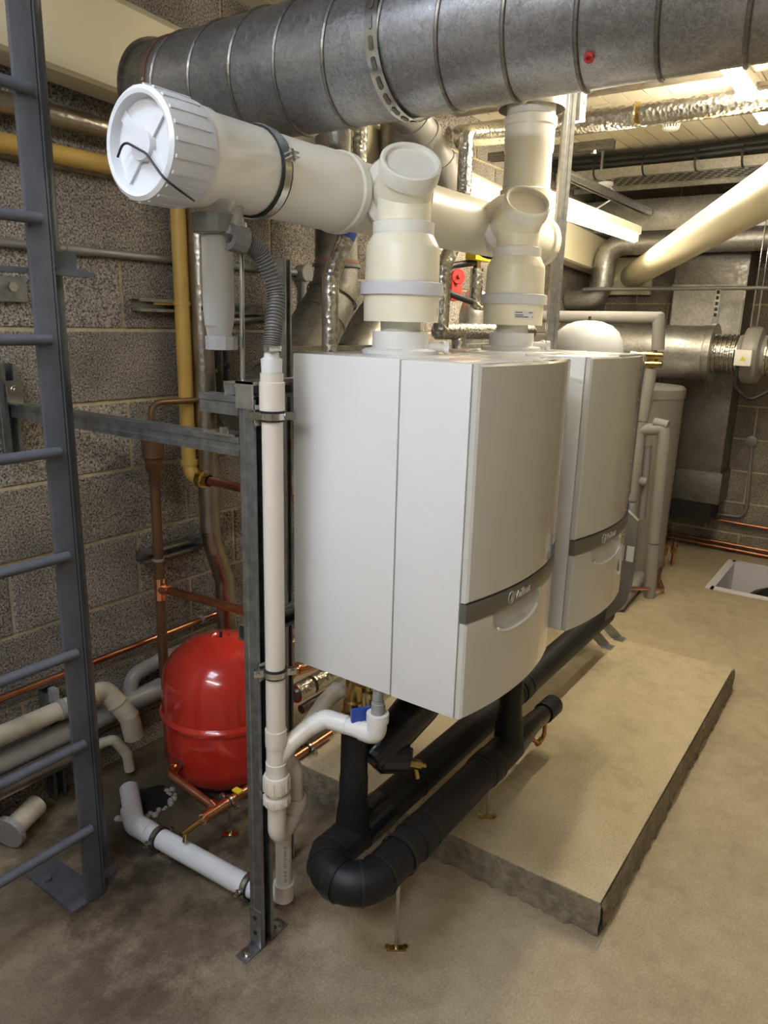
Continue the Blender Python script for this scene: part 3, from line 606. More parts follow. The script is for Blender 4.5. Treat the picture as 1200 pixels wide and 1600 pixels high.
post('stub_rail', 'short stub of steel channel on top of the tie rail at the post', (-.1085, .492, 1.388), (-.1085, .615, 1.388), (1, 0, 0))
post('wall_channel', 'short upright channel fixed to the block wall at the tie rail end', (-.128, 1.425, 1.175), (-.128, 1.425, 1.43), (0, -1, 0), m_strut)
post('rear_post', 'thin upright channel behind the standpipe, next to the nearer boiler', (.158, .62, .0), (.158, .62, 1.712), (0, -1, 0), m_strut_br, w=.024)
hsu = post('hanging_strut', 'tall bright channel rising to the ceiling behind the further boiler', (1.545, .50, .02), (1.545, .50, ZC-.02), (.55, -.83, 0), m_strut_br)
MB().box((1.57, .46, 2.30), (1.60, .50, 2.42)).build('angle_bracket', m_strut_br, hsu); MB().hexa((1.58, .455, 2.36), (1.58, .465, 2.36), .01).build('bolt', m_zinc, hsu, smooth=20)

# ================================================================== LADDER
ld = thing('access_ladder', 'grey painted steel ladder with round rungs, fixed in front of the block wall', 'ladder', (-.3, .95, 0))
MB().box((-.306, .938, .004), (-.254, .950, 2.60)).build('stile', m_ladder, ld, bevel=.001)
MB().box((-.258, .938, .004), (-.250, .985, 2.60)).build('stile_flange', m_ladder, ld, bevel=.001)
MB().box((-.906, .938, .004), (-.854, .950, 2.60)).build('stile', m_ladder, ld, bevel=.001)
for k in range(10): MB().cyl((-.875, .926, .235+.2555*k), (-.283, .926, .235+.2555*k), .0125, 16).build('rung', m_ladder, ld)
MB().cyl((-.213, 1.015, .02), (-.213, 1.015, 2.60), .024, 24).build('round_post', m_ladder, ld)
MB().lathe((-.213, 1.015, 0), (0, 0, 1), [(0, .045), (.014, .045), (.018, .03), (.025, .025)], 24).build('post_flange', m_ladder, ld)
MB().box((-.349, .94, .0), (-.258, 1.17, .009)).build('base_plate', m_ladder, ld, bevel=.001); MB().hexa((-.325, 1.10, .009), (-.325, 1.10, .02), .013).build('anchor_bolt', m_ladder, ld, smooth=20)
MB().box((-.90, .955, 1.655), (-.14, .985, 1.667)).box((-.237, .955, 1.667), (-.155, 1.05, 1.672)).box((-.237, .985, 1.672), (-.165, .990, 1.71)).build('stay_bracket', m_ladder, ld)
wb_ = tag(MB().box((-.75, 1.443, 1.60), (-.03, 1.459, 1.668)).build('wall_bracket_plate', m_strut, base=(-.4, 1.45, 1.60)), 'grey flat bracket plate bolted to the wall behind the ladder', 'bracket')
MB().hexa((-.075, 1.443, 1.64), (-.075, 1.432, 1.64), .014).build('bolt', m_zinc, wb_, smooth=20)

# ================================================================== RED VESSEL
RVX, RVY, RVR = .335, 1.255, .158
rv = thing('expansion_vessel', 'red steel expansion vessel standing by the block wall behind the post', 'vessel', (RVX, RVY, 0))
RVX, RVY, RVR = .332, 1.08, .202
MB().lathe((RVX, RVY, 0), (0, 0, 1), [(.028, .05), (.032, .11), (.05, .155), (.085, .186), (.13, RVR), (.275, RVR)], 56).build('lower_shell', m_red, rv)
MB().lathe((RVX, RVY, 0), (0, 0, 1), [(.27, RVR), (.274, RVR+.006), (.287, RVR+.009), (.296, RVR+.004), (.30, RVR)], 56, False).build('joint_flange', m_red, rv)
MB().lathe((RVX, RVY, 0), (0, 0, 1), [(.29, RVR), (.385, RVR-.001), (.43, RVR-.010), (.465, RVR-.030), (.50, .135), (.522, .09), (.533, .05), (.538, .03), (.534, .026), (.533, 0)], 56).build('upper_shell', m_red, rv)
MB().cyl((RVX, RVY, .53), (RVX, RVY, .552), .005, 10).build('valve_stem', m_rubber, rv)
for k in range(3):
    a = R(250+k*120); c = V((RVX+math.cos(a)*.10, RVY+math.sin(a)*.10, 0)); MB().obox(c+V((0, 0, .03)), (0, 0, 1), .06, .025, .004, (math.cos(a), math.sin(a), 0)).build('foot', m_red, rv)
vp_ = thing('vessel_feed_pipe', 'copper feed pipe with drain cock leading from the red vessel', 'copper pipe', (.12, .9, 0))
MB().pipe([(.13, 1.075, .155), (.068, 1.05, .168), (.075, .845, .125)], .0135, .03).build('pipe', m_copper, vp_)
MB().cyl((.165, 1.08, .15), (.115, 1.069, .158), .018, 16).build('black_nipple', m_galv_dark, vp_)
MB().hexa((.118, 1.070, .157), (.098, 1.062, .161), .019).build('brass_union', m_brass, vp_, smooth=20)
MB().cyl((.079, .868, .128), (.0745, .84, .124), .0165, 16).build('tee_socket', m_copper_br, vp_)
MB().cyl((.02, .838, .122), (.135, .838, .122), .0165, 18).build('tee', m_copper_br, vp_)
MB().cyl((.10, .838, .122), (.62, .838, .122), .0135, 18).build('long_run', m_copper, vp_)
MB().lathe((.03, .838, .122), (-1, 0, -.05), [(0, .0135), (.012, .012), (.016, .008), (.05, .009), (.09, .0085), (.09, .004)], 14).build('drain_cock', m_brass, vp_); MB().cyl((-.045, .838, .116), (-.05, .838, .088), .006, 10).build('cock_spout', m_brass, vp_)
MB().obox((.163, .838, .140), (1, 0, 0), .02, .03, .006, (0, 0, 1)).build('yellow_tag', m_warn, vp_)
for xx in (.127, .50):
    clamp(vp_, (xx, .838, .122), (1, 0, 0), .0135, (0, 1, .1), .016, 'bracket'); zf = 0 if xx < .44 else .1
    MB().cyl((xx, .838, zf), (xx, .838, .108), .005, 10).build('support_rod', m_zinc, vp_); MB().obox((xx, .838, zf+.003), (.6, -.8, 0), .05, .018, .006, (0, 0, 1)).build('rod_foot', m_brass, vp_)
    MB().hexa((xx, .838, .088), (xx, .838, .104), .011).build('rod_boss', m_zinc, vp_, smooth=20)

# ================================================================== BLACK LAGGED PIPES UNDER THE BOILERS
bl = thing('lagged_header', 'black insulated pipe loop running low under both boilers', 'insulated pipe', (.4, .25, 0))
lp = route([(1.98, .315, .29), (-.075, .315, .285), (-.075, .175, .285), (.70, .175, .288)], .068, 14)
MB().sweep(lp, .0500, 30).build('lagging', m_lagging, bl)
def at_path(path, target):
    k = min(range(1, len(path)-1), key=lambda i: (path[i]-V(target)).length); return path[k], path[k+1]-path[k-1]
MB().sweep([(.70, .175, .288), (.86, .175, .286), (.99, .175, .278)], .033, 26, True, lambda i: (.05, .033, .030)[i]).build('thin_lagging', m_lag_gl, bl)
MB().lathe((.965, .175, .279), (1, 0, -.04), [(0, .03), (0, .036), (.085, .036), (.09, .034), (.09, 0)], 26).build('end_plug', m_lagging, bl)
for (a, b, d) in (((.20, .175, .286), (1, 0, 0), 0), ((.505, .175, .288), (1, 0, 0), 0), ((.56, .175, .288), (1, 0, 0), 0), ((.36, .315, .286), (1, 0, 0), 0), ((1.02, .315, .288), (1, 0, 0), 0), ((1.10, .315, .288), (1, 0, 0), 0), ((.92, .315, .287), (1, 0, 0), 0)):
    MB().ring(a, b, .0495, .008 if d == 0 else .05, .0025).build('tie_band', m_rubber, bl)
for a in ((.155, .175, .286), (.535, .175, .288), (.96, .315, .288), (1.06, .315, .288)): MB().ring(a, (1, 0, 0), .0495, .045, .004).build('joint_sleeve', m_lagging, bl, bevel=.001)
for tg in ((-.02, .315, .285), (-.06, .30, .285), (-.055, .19, .285), (-.01, .175, .285)):
    a, d = at_path(lp, tg); MB().ring(a, d, .0498, .007, .003).build('tie_band', m_rubber, bl)
MB().ring((.14, .315, .286), (1, 0, 0), .0497, .11, .0035).build('tape_wrap', m_lag_gl, bl)
a, d = at_path(lp, (-.075, .245, .285)); MB().ring(a, d, .0497, .03, .003).build('tape_wrap', m_lag_gl, bl)
MB().sweep([(.07, .315, .285), (.07, .315, .36), (.07, .315, .39), (.07, .315, .62)], .031, 24, True, lambda i: (.047, .042, .036, .033)[i]).build('drop_lagging', m_lagging, bl)
MB().ring((.07, .315, .42), (0, 0, 1), .0335, .07, .003).build('joint_sleeve', m_lagging, bl)
MB().sweep([(.69, .175, .288), (.69, .178, .37), (.69, .178, .42), (.69, .178, .74)], .031, 24, True, lambda i: (.047, .043, .036, .034)[i]).build('drop_lagging', m_lagging, bl)
# drain cock, condensing pump body and boiler valves
MB().sweep([(.10, .285, .50), (.17, .272, .535), (.28, .262, .58), (.42, .26, .63), (.42, .26, .745)], .05, 22, True, lambda i: (.035, .05, .056, .056, .05)[i]).build('pump_jacket', m_lag_gl, bl)
MB().lathe((.12, .29, .50), (.75, -.6, -.15), [(0, .03), (.02, .045), (.085, .045), (.09, .035)], 22).build('valve_jacket', m_lag_gl, bl)
MB().box((.158, .228, .445), (.212, .278, .50)).build('jacket_block', m_lagging, bl, bevel=.004)
MB().lathe((.185, .238, .468), (.75, -.6, -.35), [(0, .009), (.008, .013), (.045, .013), (.05, .009), (.062, .006)], 16).build('drain_cock', m_brass, bl); MB().cyl((.208, .222, .455), (.214, .216, .415), .0075, 12).build('cock_spout', m_brass, bl)
for xx, z0 in ((.079, 0), (.571, .1)):
    sr = thing('pipe_support', 'thin upright rod and foot on the floor propping the lagged bend' if z0 == 0 else 'thin upright rod and foot on the plinth propping the lagged pipe', 'support', (xx, .175, z0), 'lagged pipe supports')
    MB().cyl((xx, .175, z0+.004), (xx, .175, .24), .005, 12).build('rod', m_zinc, sr); MB().obox((xx, .175, z0+.003), (.6, -.8, 0), .05, .016, .006, (0, 0, 1)).build('foot', m_brass, sr)
    for s in (-1, 1): MB().hexa((xx+s*.014, .175-s*.019, z0+.006), (xx+s*.014, .175-s*.019, z0+.011), .007).build('foot_screw', m_brass, sr, smooth=20)
    MB().ring((xx, .175, .286), (1, 0, 0), .0525, .012, .0015).build('pipe_band', m_rubber, sr)
cb = thing('bypass_copper', 'small copper pipe looping off the capped lagged pipe end', 'copper pipe', (.93, .17, .15))
MB().pipe([(.985, .175, .25), (.985, .172, .185), (.915, .170, .185)], .0075, .02).build('pipe', m_copper, cb); MB().hexa((.955, .171, .185), (.925, .170, .185), .011).build('union', m_brass, cb, smooth=20)
MB().cyl((.925, .170, .185), (.90, .31, .26), .0075, 12).build('tail', m_copper, cb)
bv = thing('boiler_gas_valve', 'brass gas pipe and valve with blue lever under the nearer boiler', 'valve', (.13, .36, .55))
MB().lathe((.128, .36, .545), (0, 0, 1), [(0, .034), (.02, .036), (.05, .034), (.055, .03), (.085, .029), (.09, .024), (.215, .023)], 26).build('brass_body', m_brass, bv)
MB().lathe((.055, .262, .662), (0, 0, 1), [(0, .012), (.0, .018), (.055, .018), (.06, .012), (.1, .012)], 18).build('small_valve', m_brass, bv)
MB().obox((.035, .25, .672), (.83, -.55, 0), .085, .012, .034, (0, 0, 1)).build('blue_lever', m_blue, bv, bevel=.003)
MB().box((.08, .285, .70), (.125, .325, .745)).build('orange_block', m_copper, bv, bevel=.003)
cs = thing('copper_cluster', 'copper pipes and crossover bends behind the nearer boiler near its bottom edge', 'copper pipe', (.4, .8, .4))
MB().pipe([(.27, .82, .47), (.36, .80, .475), (.50, .80, .455), (.75, .80, .455)], .017, .03).build('crossover', m_copper_br, cs)
for x in (.35, .375, .40): MB().ring((x, .80, .473), (1, 0, -.06), .017, .008, .0035).build('joint_bead', m_copper_br, cs)
MB().cyl((.24, .80, .575), (1.0, .80, .565), .011, 16).build('upper_run', m_copper, cs)
MB().cyl((.60, .66, .40), (1.0, .66, .46), .010, 14).build('lower_run', m_copper_br, cs); MB().lathe((.58, .66, .397), (1, 0, .12), [(0, .016), (.07, .016)], 16).build('elbow_sleeve', m_copper_br, cs)
fo = thing('lagged_low_pipe', 'foil wrapped pipe running low behind the standpipe', 'insulated pipe', (.5, .95, .3))
MB().cyl((.50, .90, .310), (.575, .90, .309), .033, 22).build('foil_lagging', m_foil, fo); MB().cyl((.59, .90, .309), (1.2, .90, .305), .033, 22).build('foil_lagging', m_foil, fo); MB().cyl((.49, .90, .31), (1.3, .90, .304), .02, 16).build('pipe', m_galv_dark, fo)
for i, (yy, zz) in enumerate(((.97, .245), (.96, .185))): tag(MB().cyl((.60, yy, zz), (1.6, yy, zz), .017, 14).build('iron_pipe', m_galv_dark, base=(.9, yy, zz)), ('upper' if i == 0 else 'lower')+' dark iron pipe running behind the boilers below the foil pipe', 'pipe', 'dark iron pipes')

# ================================================================== PIPES ON THE BLOCK WALL
gp = thing('gas_pipe', 'yellow painted gas pipe dropping down the block wall to a copper tail', 'gas pipe', (.5, 1.40, 1.0))
MB().pipe([(-1.1, 1.41, 2.008), (.5, 1.41, 2.008), (.5, 1.405, 1.02), (.5, 1.33, 1.008)], .026, .055, 24, 10).build('pipe', m_yellow, gp)
MB().lathe((.5, 1.405, 1.055), (0, 0, 1), [(0, .027), (0, .032), (.02, .032), (.02, .026)], 24, False).build('elbow_bead', m_yellow, gp)
MB().lathe((.5, 1.35, 1.010), (0, -1, .01), [(0, .027), (0, .032), (.02, .032), (.022, .024), (.05, .022)], 8, False).build('brass_union', m_brass, gp, smooth=20)
MB().cyl((.5, 1.31, 1.010), (.47, .60, 1.012), .0155, 18).build('copper_tail', m_copper, gp)
ck = MB().ring((.5, 1.407, 1.615), (0, 0, 1), .026, .012, .004).box((.40, 1.425, 1.608), (.60, 1.435, 1.622)).build('pipe_clip', m_yellow, gp)
tag(MB().cyl((-1.1, 1.40, 2.105), (1.2, 1.40, 2.105), .028, 20).build('service_pipe', m_foil_d, base=(0, 1.40, 2.105)), 'dull brown lagged pipe under the cream beam above the yellow pipe', 'pipe')
tag(MB().lathe((-.16, 1.40, 2.105), (1, 0, 0), [(0, .03), (0, .036), (.05, .036), (.05, .03)], 16, False).build('pipe_tape', m_blue, base=(-.15, 1.40, 2.105)), 'blue tape band on the brown pipe left of the ladder', 'tape')
ws1 = post('wall_strut', 'short horizontal channel on the wall behind the yellow pipe', (.335, 1.438, 1.605), (.90, 1.438, 1.605), (0, -1, 0), m_strut)
ws2 = post('wall_strut', 'short horizontal channel on the wall behind the dark copper riser', (.295, 1.438, .748), (.62, 1.438, .748), (0, -1, 0), m_strut)
ws3 = post('wall_strut', 'upright channel low on the wall behind the ladder carrying waste pipes', (-.085, 1.438, .002), (-.085, 1.438, .395), (0, -1, 0), m_strut)
ws4 = post('wall_strut', 'upright channel on the wall between foil pipe and standpipe', (.70, 1.438, 1.22), (.70, 1.438, 1.56), (0, -1, 0), m_strut)
MB().hexa((.70, 1.414, 1.40), (.70, 1.405, 1.40), .012).build('bolt', m_zinc, ws4, smooth=20); MB().hexa((.70, 1.414, 1.48), (.70, 1.405, 1.48), .012).build('bolt', m_zinc, ws4, smooth=20)
fv = thing('foil_riser', 'tall foil wrapped pipe beside the yellow gas pipe, kinked near its foot', 'insulated pipe', (.56, 1.37, .3))
MB().sweep(route([(.55, 1.372, 2.15), (.56, 1.372, .80)], .05), .038, 24).build('foil_lagging', m_foil_d, fv)
MB().sweep(route([(.562, 1.372, .80), (.575, 1.365, .72), (.612, 1.36, .60), (.622, 1.36, .30)], .06, 6), .038, 24).build('foil_lagging', m_foil_d, fv)
for z in (1.60, 1.17): MB().ring((.557, 1.372, z), (0, 0, 1), .038, .012, .002).build('tape_band', m_rubber if z > 1.5 else m_zinc, fv)
dk = thing('copper_riser', 'dark tarnished copper riser with reducer and tee on the wall', 'copper pipe', (.32, 1.37, .3))
MB().cyl((.318, 1.372, .30), (.322, 1.372, 1.10), .0175, 20).build('pipe', m_copper_dk, dk)
MB().lathe((.322, 1.372, 1.02), (0, 0, 1), [(0, .019), (.035, .019), (.04, .022), (.055, .028), (.085, .030), (.09, .037), (.15, .038), (.15, .01)], 24, False).build('reducer', m_copper_dk, dk)
MB().pipe([(.322, 1.372, 1.16), (.322, 1.372, 1.292), (.72, 1.372, 1.283)], .0105, .04).build('top_pipe', m_copper_dk, dk)
MB().cyl((.319, 1.372, .60), (.320, 1.372, .68), .0205, 20).build('tee', m_copper_br, dk); MB().cyl((.319, 1.372, .64), (.325, 1.33, .64), .0185, 16).build('tee_socket', m_copper_br, dk)
MB().cyl((.325, 1.34, .64), (.36, .62, .66), .0145, 18).build('branch', m_copper, dk)
MB().ring((.320, 1.372, .748), (0, 0, 1), .0175, .01, .003).build('pipe_clip', m_grey_nut2, dk)
ch = thing('copper_wall_run', 'bright thin copper pipe running level along the block wall', 'copper pipe', (0, 1.43, .43))
MB().cyl((-1.1, 1.428, .433), (.72, 1.428, .433), .0115, 16).build('pipe', m_copper, ch); MB().ring((.55, 1.428, .433), (1, 0, 0), .0115, .014, .005).build('pipe_clip', m_grey_nut2, ch)
ww = thing('waste_run', 'dirty cream waste pipe along the wall turning down behind the ladder', 'waste pipe', (0, 1.38, .34))
MB().cyl((-1.1, 1.372, .347), (.03, 1.372, .347), .030, 24).build('pipe', m_old_white, ww)
MB().sweep(route([(.0, 1.372, .347), (.075, 1.372, .352), (.125, 1.318, .245), (.135, 1.313, .165)], .035, 6), .033, 24).build('elbow', m_old_white, ww)
for p, d in (((.035, 1.372, .349), (1, 0, 0)), ((.098, 1.342, .30), (.4, -.4, -1)), ((.122, 1.32, .25), (.2, -.1, -1))): MB().ring(p, d, .032, .006, .003).build('socket_ring', m_old_white, ww)
MB().ring((-.085, 1.372, .347), (1, 0, 0), .030, .02, .004).box((-.095, 1.39, .36), (-.075, 1.42, .41)).build('pipe_clip', m_grey_nut2, ww)
gg = thing('grey_soil_pipe', 'fat grey pipe running low along the wall behind the red vessel', 'pipe', (.2, 1.35, .25))
MB().cyl((-1.1, 1.40, .245), (.9, 1.40, .245), .037, 24).build('pipe', m_pvc, gg); MB().sweep(route([(.20, 1.42, .25), (.22, 1.42, .33), (.35, 1.42, .345), (.5, 1.42, .345)], .04, 6), .026, 18).build('branch_bend', m_pvc, gg)
lw = thing('thin_waste_run', 'thin white waste pipe lowest on the wall with small down elbow', 'waste pipe', (0, 1.38, .15))
MB().sweep(route([(-1.1, 1.385, .150), (.06, 1.385, .152), (.095, 1.37, .155), (.125, 1.345, .09), (.128, 1.34, .028)], .025, 6), .0175, 20).build('pipe', m_old_white, lw)
MB().ring((-.06, 1.385, .15), (1, 0, 0), .0175, .014, .004).build('pipe_clip', m_grey_nut2, lw)
fi = tag(MB().cyl((-1.1, 1.34, .20), (-.07, 1.34, .20), .033, 20).build('foil_low_pipe', m_foil_d, base=(-.5, 1.34, .20)), 'torn silver lagged pipe low on the wall left of the ladder', 'pipe')
sb = thing('pipe_offcut', 'stained stub of flanged pipe lying on the floor at the left edge', 'pipe offcut', (-.27, 1.33, 0))
MB().lathe((-.30, 1.325, .056), (.93, .33, .12), [(0, .034), (.11, .034), (.11, .028), (.10, .027)], 26).build('barrel', m_old_white, sb); MB().lathe((-.318, 1.318, .054), (.93, .33, .12), [(0, .0), (0, .050), (.018, .052), (.02, .034)], 26, False).build('flange', mat('old_flange', (.36, .34, .33), .6, .3, bump=(90, .8, .006)), sb)
cd_ = thing('wall_conduit', 'grey conduit along the wall ending at a round junction box', 'conduit', (.5, 1.44, 1.75))
MB().cyl((-1.1, 1.4465, 1.757), (1.12, 1.4465, 1.757), .0125, 14).build('tube', m_conduit, cd_); MB().cyl((.10, 1.4465, 1.757), (.18, 1.4465, 1.757), .016, 14).build('coupler', m_conduit, cd_)
MB().lathe((1.165, 1.455, 1.757), (0, -1, 0), [(0, .034), (.035, .034), (.038, .03), (.038, 0)], 28).build('junction_box', m_conduit, cd_)
MB().pipe([(1.165, 1.442, 1.73), (1.165, 1.442, 1.60), (.70, 1.442, 1.555)], .0125, .03).build('drop_tube', m_conduit, cd_)
MB().pipe([(.62, 1.4465, 1.757), (.72, 1.4465, 1.757), (.735, 1.442, 1.70), (.735, 1.442, 1.1)], .0125, .05).build('second_drop', m_conduit, cd_)
cw = thing('cream_cable', 'thin cream cable clipped upright to the wall', 'cable', (.75, 1.45, .3))
MB().sweep([(.665, 1.45, 1.48), (.672, 1.45, 1.30), (.662, 1.45, 1.1), (.668, 1.45, .9), (.665, 1.45, .6), (.668, 1.45, .30)], .0075, 10).build('cable', m_cable_w, cw)
for z in (1.38, 1.12, .82, .60): MB().box((.655, 1.44, z-.006), (.682, 1.458, z+.006)).build('cable_clip', m_cable_w, cw)

# cream boxed beam above
bm_ = thing('cream_beam', 'cream painted boxed beam running high along the block wall', 'beam', (1.5, 1.36, 2.1))
def bz(x): return -.055*x
q = MB(); sec = [(1.30, 2.207), (1.425, 2.20), (1.425, 2.47), (1.375, 2.475), (1.31, 2.435), (1.30, 2.425)]
vs_ = [(x, y, z+bz(x)) for x in (-1.2, 4.42) for y, z in sec]; n_ = len(sec)
q.add(vs_, [tuple(range(n_-1, -1, -1)), tuple(range(n_, 2*n_))]+[(i, (i+1) % n_, n_+(i+1) % n_, n_+i) for i in range(n_)]); q.build('box', m_cream, bm_, smooth=20)
MB().add([(x, y, z+bz(x)) for x in (-1.2, 4.42) for y, z in ((1.293, 2.203), (1.31, 2.195), (1.31, 2.207), (1.293, 2.215))], [(0, 1, 5, 4), (1, 2, 6, 5), (2, 3, 7, 6), (3, 0, 4, 7), (3, 2, 1, 0), (4, 5, 6, 7)]).build('lower_bead', m_cream, bm_, smooth=0)

# ================================================================== PIPES BETWEEN HEADER AND WALL
vd = thing('vent_duct', 'dull galvanised vent duct with segmented bend behind the flue header', 'duct', (1.08, 1.2, 1.4))
MB().sweep([(1.08, 1.20, 2.60), (1.08, 1.20, 1.76)], .082, 34, False).build('vertical', m_galv_dark, vd)
MB().sweep([(1.08, 1.20, 1.77), (1.075, 1.20, 1.70), (1.03, 1.20, 1.62), (.95, 1.20, 1.53), (.80, 1.20, 1.36), (.70, 1.20, 1.30), (.56, 1.20, 1.24)], .095, 34, True, lambda i: (.083, .09, .097, .102, .108, .11, .11)[i]).build('segmented_bend', m_galv_dark, vd, smooth=12)
for p, d in (((1.08, 1.2, 1.775), (0, 0, 1)), ((1.055, 1.2, 1.66), (.5, 0, .85)), ((.99, 1.2, 1.575), (.7, 0, .75)), ((.80, 1.2, 1.36), (.72, 0, .69)), ((.75, 1.2, 1.33), (.8, 0, .6))):
    MB().ring(p, d, .088 if p[2] > 1.7 else .098 if p[2] > 1.4 else .109, .012, .004).build('seam_ring', m_galv_dark, vd)
MB().ring((1.08, 1.2, 1.79), (0, 0, 1), .0825, .012, .002).build('sealant_bead', m_rust, vd)
vd2 = thing('vent_duct', 'second dull vent duct angling down behind the nearer flue riser', 'duct', (1.5, 1.2, 1.4))
MB().sweep([(1.52, 1.22, 2.60), (1.52, 1.22, 1.72), (1.45, 1.22, 1.62), (1.15, 1.22, 1.34), (1.02, 1.22, 1.26)], .1, 34, True, lambda i: (.085, .09, .104, .11, .11)[i]).build('bend', m_galv_dark, vd2, smooth=12)
for p in ((1.22, 1.22, 1.405), (1.17, 1.22, 1.36)): MB().ring(p, (.72, 0, .69), .109, .012, .004).build('seam_ring', m_galv_dark, vd2)
f1 = thing('foil_pipe', 'foil lagged pipe with blue tape behind header, left of nearer riser', 'insulated pipe', (.5, .75, 1.3), 'foil lagged boiler pipes')
MB().sweep(route([(.496, .75, .95), (.494, .75, 1.69), (.60, .75, 1.86), (.62, .75, 1.93), (.622, .75, 2.62)], .02, 3), .0245, 22).build('foil_lagging', m_foil, f1)
MB().cyl((.562, .75, 1.80), (.596, .75, 1.855), .0252, 22).build('blue_tape', m_blue, f1)
f2 = thing('foil_pipe', 'foil lagged pipe with tee between the two flue risers', 'insulated pipe', (1.14, .75, 1.5), 'foil lagged boiler pipes')
MB().sweep(route([(1.13, .75, 1.55), (1.125, .75, 1.765), (1.20, .75, 1.86), (1.42, .85, 2.05), (1.42, .85, 2.27), (2.27, .85, 2.47)], .03, 4), .028, 22).build('foil_lagging', m_foil, f2)
MB().cyl((1.11, .75, 1.545), (1.9, .75, 1.545), .031, 22).build('foil_cross_run', m_foil, f2); MB().cyl((1.265, .75, 1.545), (1.265, .75, .95), .029, 22).build('foil_drop', m_foil, f2)
pv = thing('grey_pvc_bend', 'grey plastic drain bend passing behind the flue header', 'drain pipe', (1.5, 1.0, 1.9))
MB().sweep(route([(.95, 1.02, 2.38), (1.28, 1.02, 2.32), (1.50, 1.02, 2.20), (1.63, 1.02, 2.06), (1.65, 1.02, 1.95)], .09, 6), .068, 30).build('pipe', m_pvc, pv)
for p, d in (((1.31, 1.02, 2.305), (.85, 0, -.5)), ((1.38, 1.02, 2.27), (.85, 0, -.5)), ((1.50, 1.02, 2.195), (.75, 0, -.7)), ((1.625, 1.02, 2.06), (.3, 0, -1))): MB().ring(p, d, .068, .022, .006).build('socket_ring', m_pvc, pv)
gv = thing('gas_meter_valve', 'yellow handled gas valve on a foil lagged stub behind the risers', 'valve', (1.65, .9, 1.7))
MB().cyl((1.65, .9, 1.80), (1.65, .9, 1.665), .028, 20).build('foil_stub', m_foil, gv); MB().pipe([(1.65, .9, 1.69), (1.65, .9, 1.66), (1.85, .9, 1.66)], .029, .03).build('foil_elbow', m_foil, gv); MB().hexa((1.65, .9, 1.80), (1.65, .9, 1.83), .018).build('brass_body', m_brass, gv, smooth=20)
MB().box((1.58, .87, 1.83), (1.74, .92, 1.865)).build('yellow_lever', m_warn, gv, bevel=.004)
bc = tag(MB().sweep(route([(1.645, .905, 1.825), (1.50, .95, 1.80), (1.46, .95, 1.70), (1.63, .905, 1.665)], .05, 8), .014, 14).build('black_cable_loop', m_rubber, base=(1.55, .97, 1.7)), 'thick black cable looping beside the yellow valve', 'cable')
rs = thing('red_gauge', 'red round device on the wall side behind the black cable', 'gauge', (1.95, 1.2, 1.75))
MB().lathe((1.97, 1.18, 1.79), (-.6, -.8, 0), [(0, .036), (.02, .036), (.024, .032), (.024, .01), (.036, .008), (.036, 0)], 26).build('dial', m_redp, rs); MB().box((1.93, 1.18, 1.68), (2.03, 1.24, 1.80)).build('housing', m_redp, rs, bevel=.006)
sd2 = tag(MB().sweep(route([(2.0, 1.1, 0.), (2.0, 1.1, 1.62), (2.05, 1.1, 1.70)], .05, 5), .065, 28).build('silver_duct', m_galv, base=(2, 1.1, 0)), 'small silver duct stub between the flue risers behind the foil pipes', 'duct')
ls = tag(MB().box((.40, .86, 1.478), (2.1, .90, 1.492)).build('cable_shelf', m_galv, base=(1.2, .88, 1.478)), 'thin grey steel tray edge level with the boiler tops', 'tray')

# ================================================================== BEHIND THE FURTHER BOILER
gy = thing('grey_vessel', 'pale grey domed expansion vessel behind the further boiler', 'vessel', (1.85, .465, .98))
MB().lathe((1.85, .465, .98), (0, 0, 1), [(0, .05), (.03, .11), (.08, .143), (.12, .148), (.50, .148), (.54, .142), (.575, .125), (.60, .095), (.615, .055), (.62, .02), (.62, 0)], 48).build('shell', m_grey_en, gy); MB().cyl((1.85, .465, 1.60), (1.85, .465, 1.616), .006, 10).build('valve', m_rubber, gy)
MB().strut((1.55, .655, 1.2), (2.3, .655, 1.2), (0, -1, 0)).build('support_rail', m_strut, gy, smooth=20); MB().strut((2.2, .655, 0.), (2.2, .655, 1.18), (0, -1, 0)).build('support_post', m_strut, gy, smooth=20)
ip = thing('insulated_riser', 'grey foam lagged riser with brass valve beside the further boiler', 'insulated pipe', (3.14, .55, 0))
MB().sweep([(3.14, 1.42, 1.629), (3.14, .538, 1.633)], .035, 20).build('foam_lagging', m_ins, ip); MB().sweep([(3.14, .538, 1.633), (3.14, .526, 1.459)], .035, 20).build('foam_lagging', m_ins, ip)
MB().lathe((3.14, .538, 1.633), (0, 0, 1), [(-.035, .035), (0, .036), (.023, .028), (.035, .009)], 20).build('corner', m_ins, ip)
for pa, pb in (((.55, 1.354), (.573, 1.055)), ((.573, 1.05), (.58, .576)), ((.58, .57), (.565, 0))): MB().sweep([(3.14, *pa), (3.14, *pb)], .0345, 20).build('foam_lagging', m_ins, ip)
MB().lathe((3.14, .553, 1.354), (0, -.08, 1), [(0, .016), (.023, .019), (.035, .028), (.058, .03), (.07, .021), (.105, .016)], 18).build('brass_tee', m_brass, ip)
for z in (1.427, 1.377): MB().cyl((3.12, .629, z), (3.12, .489, z+.004), .019, 16).build('brass_valve', m_brass, ip)
MB().cyl((3.12, .635, 1.377), (3.12, .66, 1.377), .02, 12).build('blue_cap', m_blue, ip); MB().cyl((3.12, .629, 1.427), (3.12, .67, 1.432), .016, 12).build('white_cap', m_plastic_w, ip)
MB().pipe([(3.09, .612, 1.36), (3.09, .62, .997), (3.09, .653, .973)], .012, .02).build('copper_branch', m_copper, ip)
i2 = thing('insulated_loop', 'grey foam lagged pipe pair dropping to the floor before the cylinder', 'insulated pipe', (3.14, .42, 0))
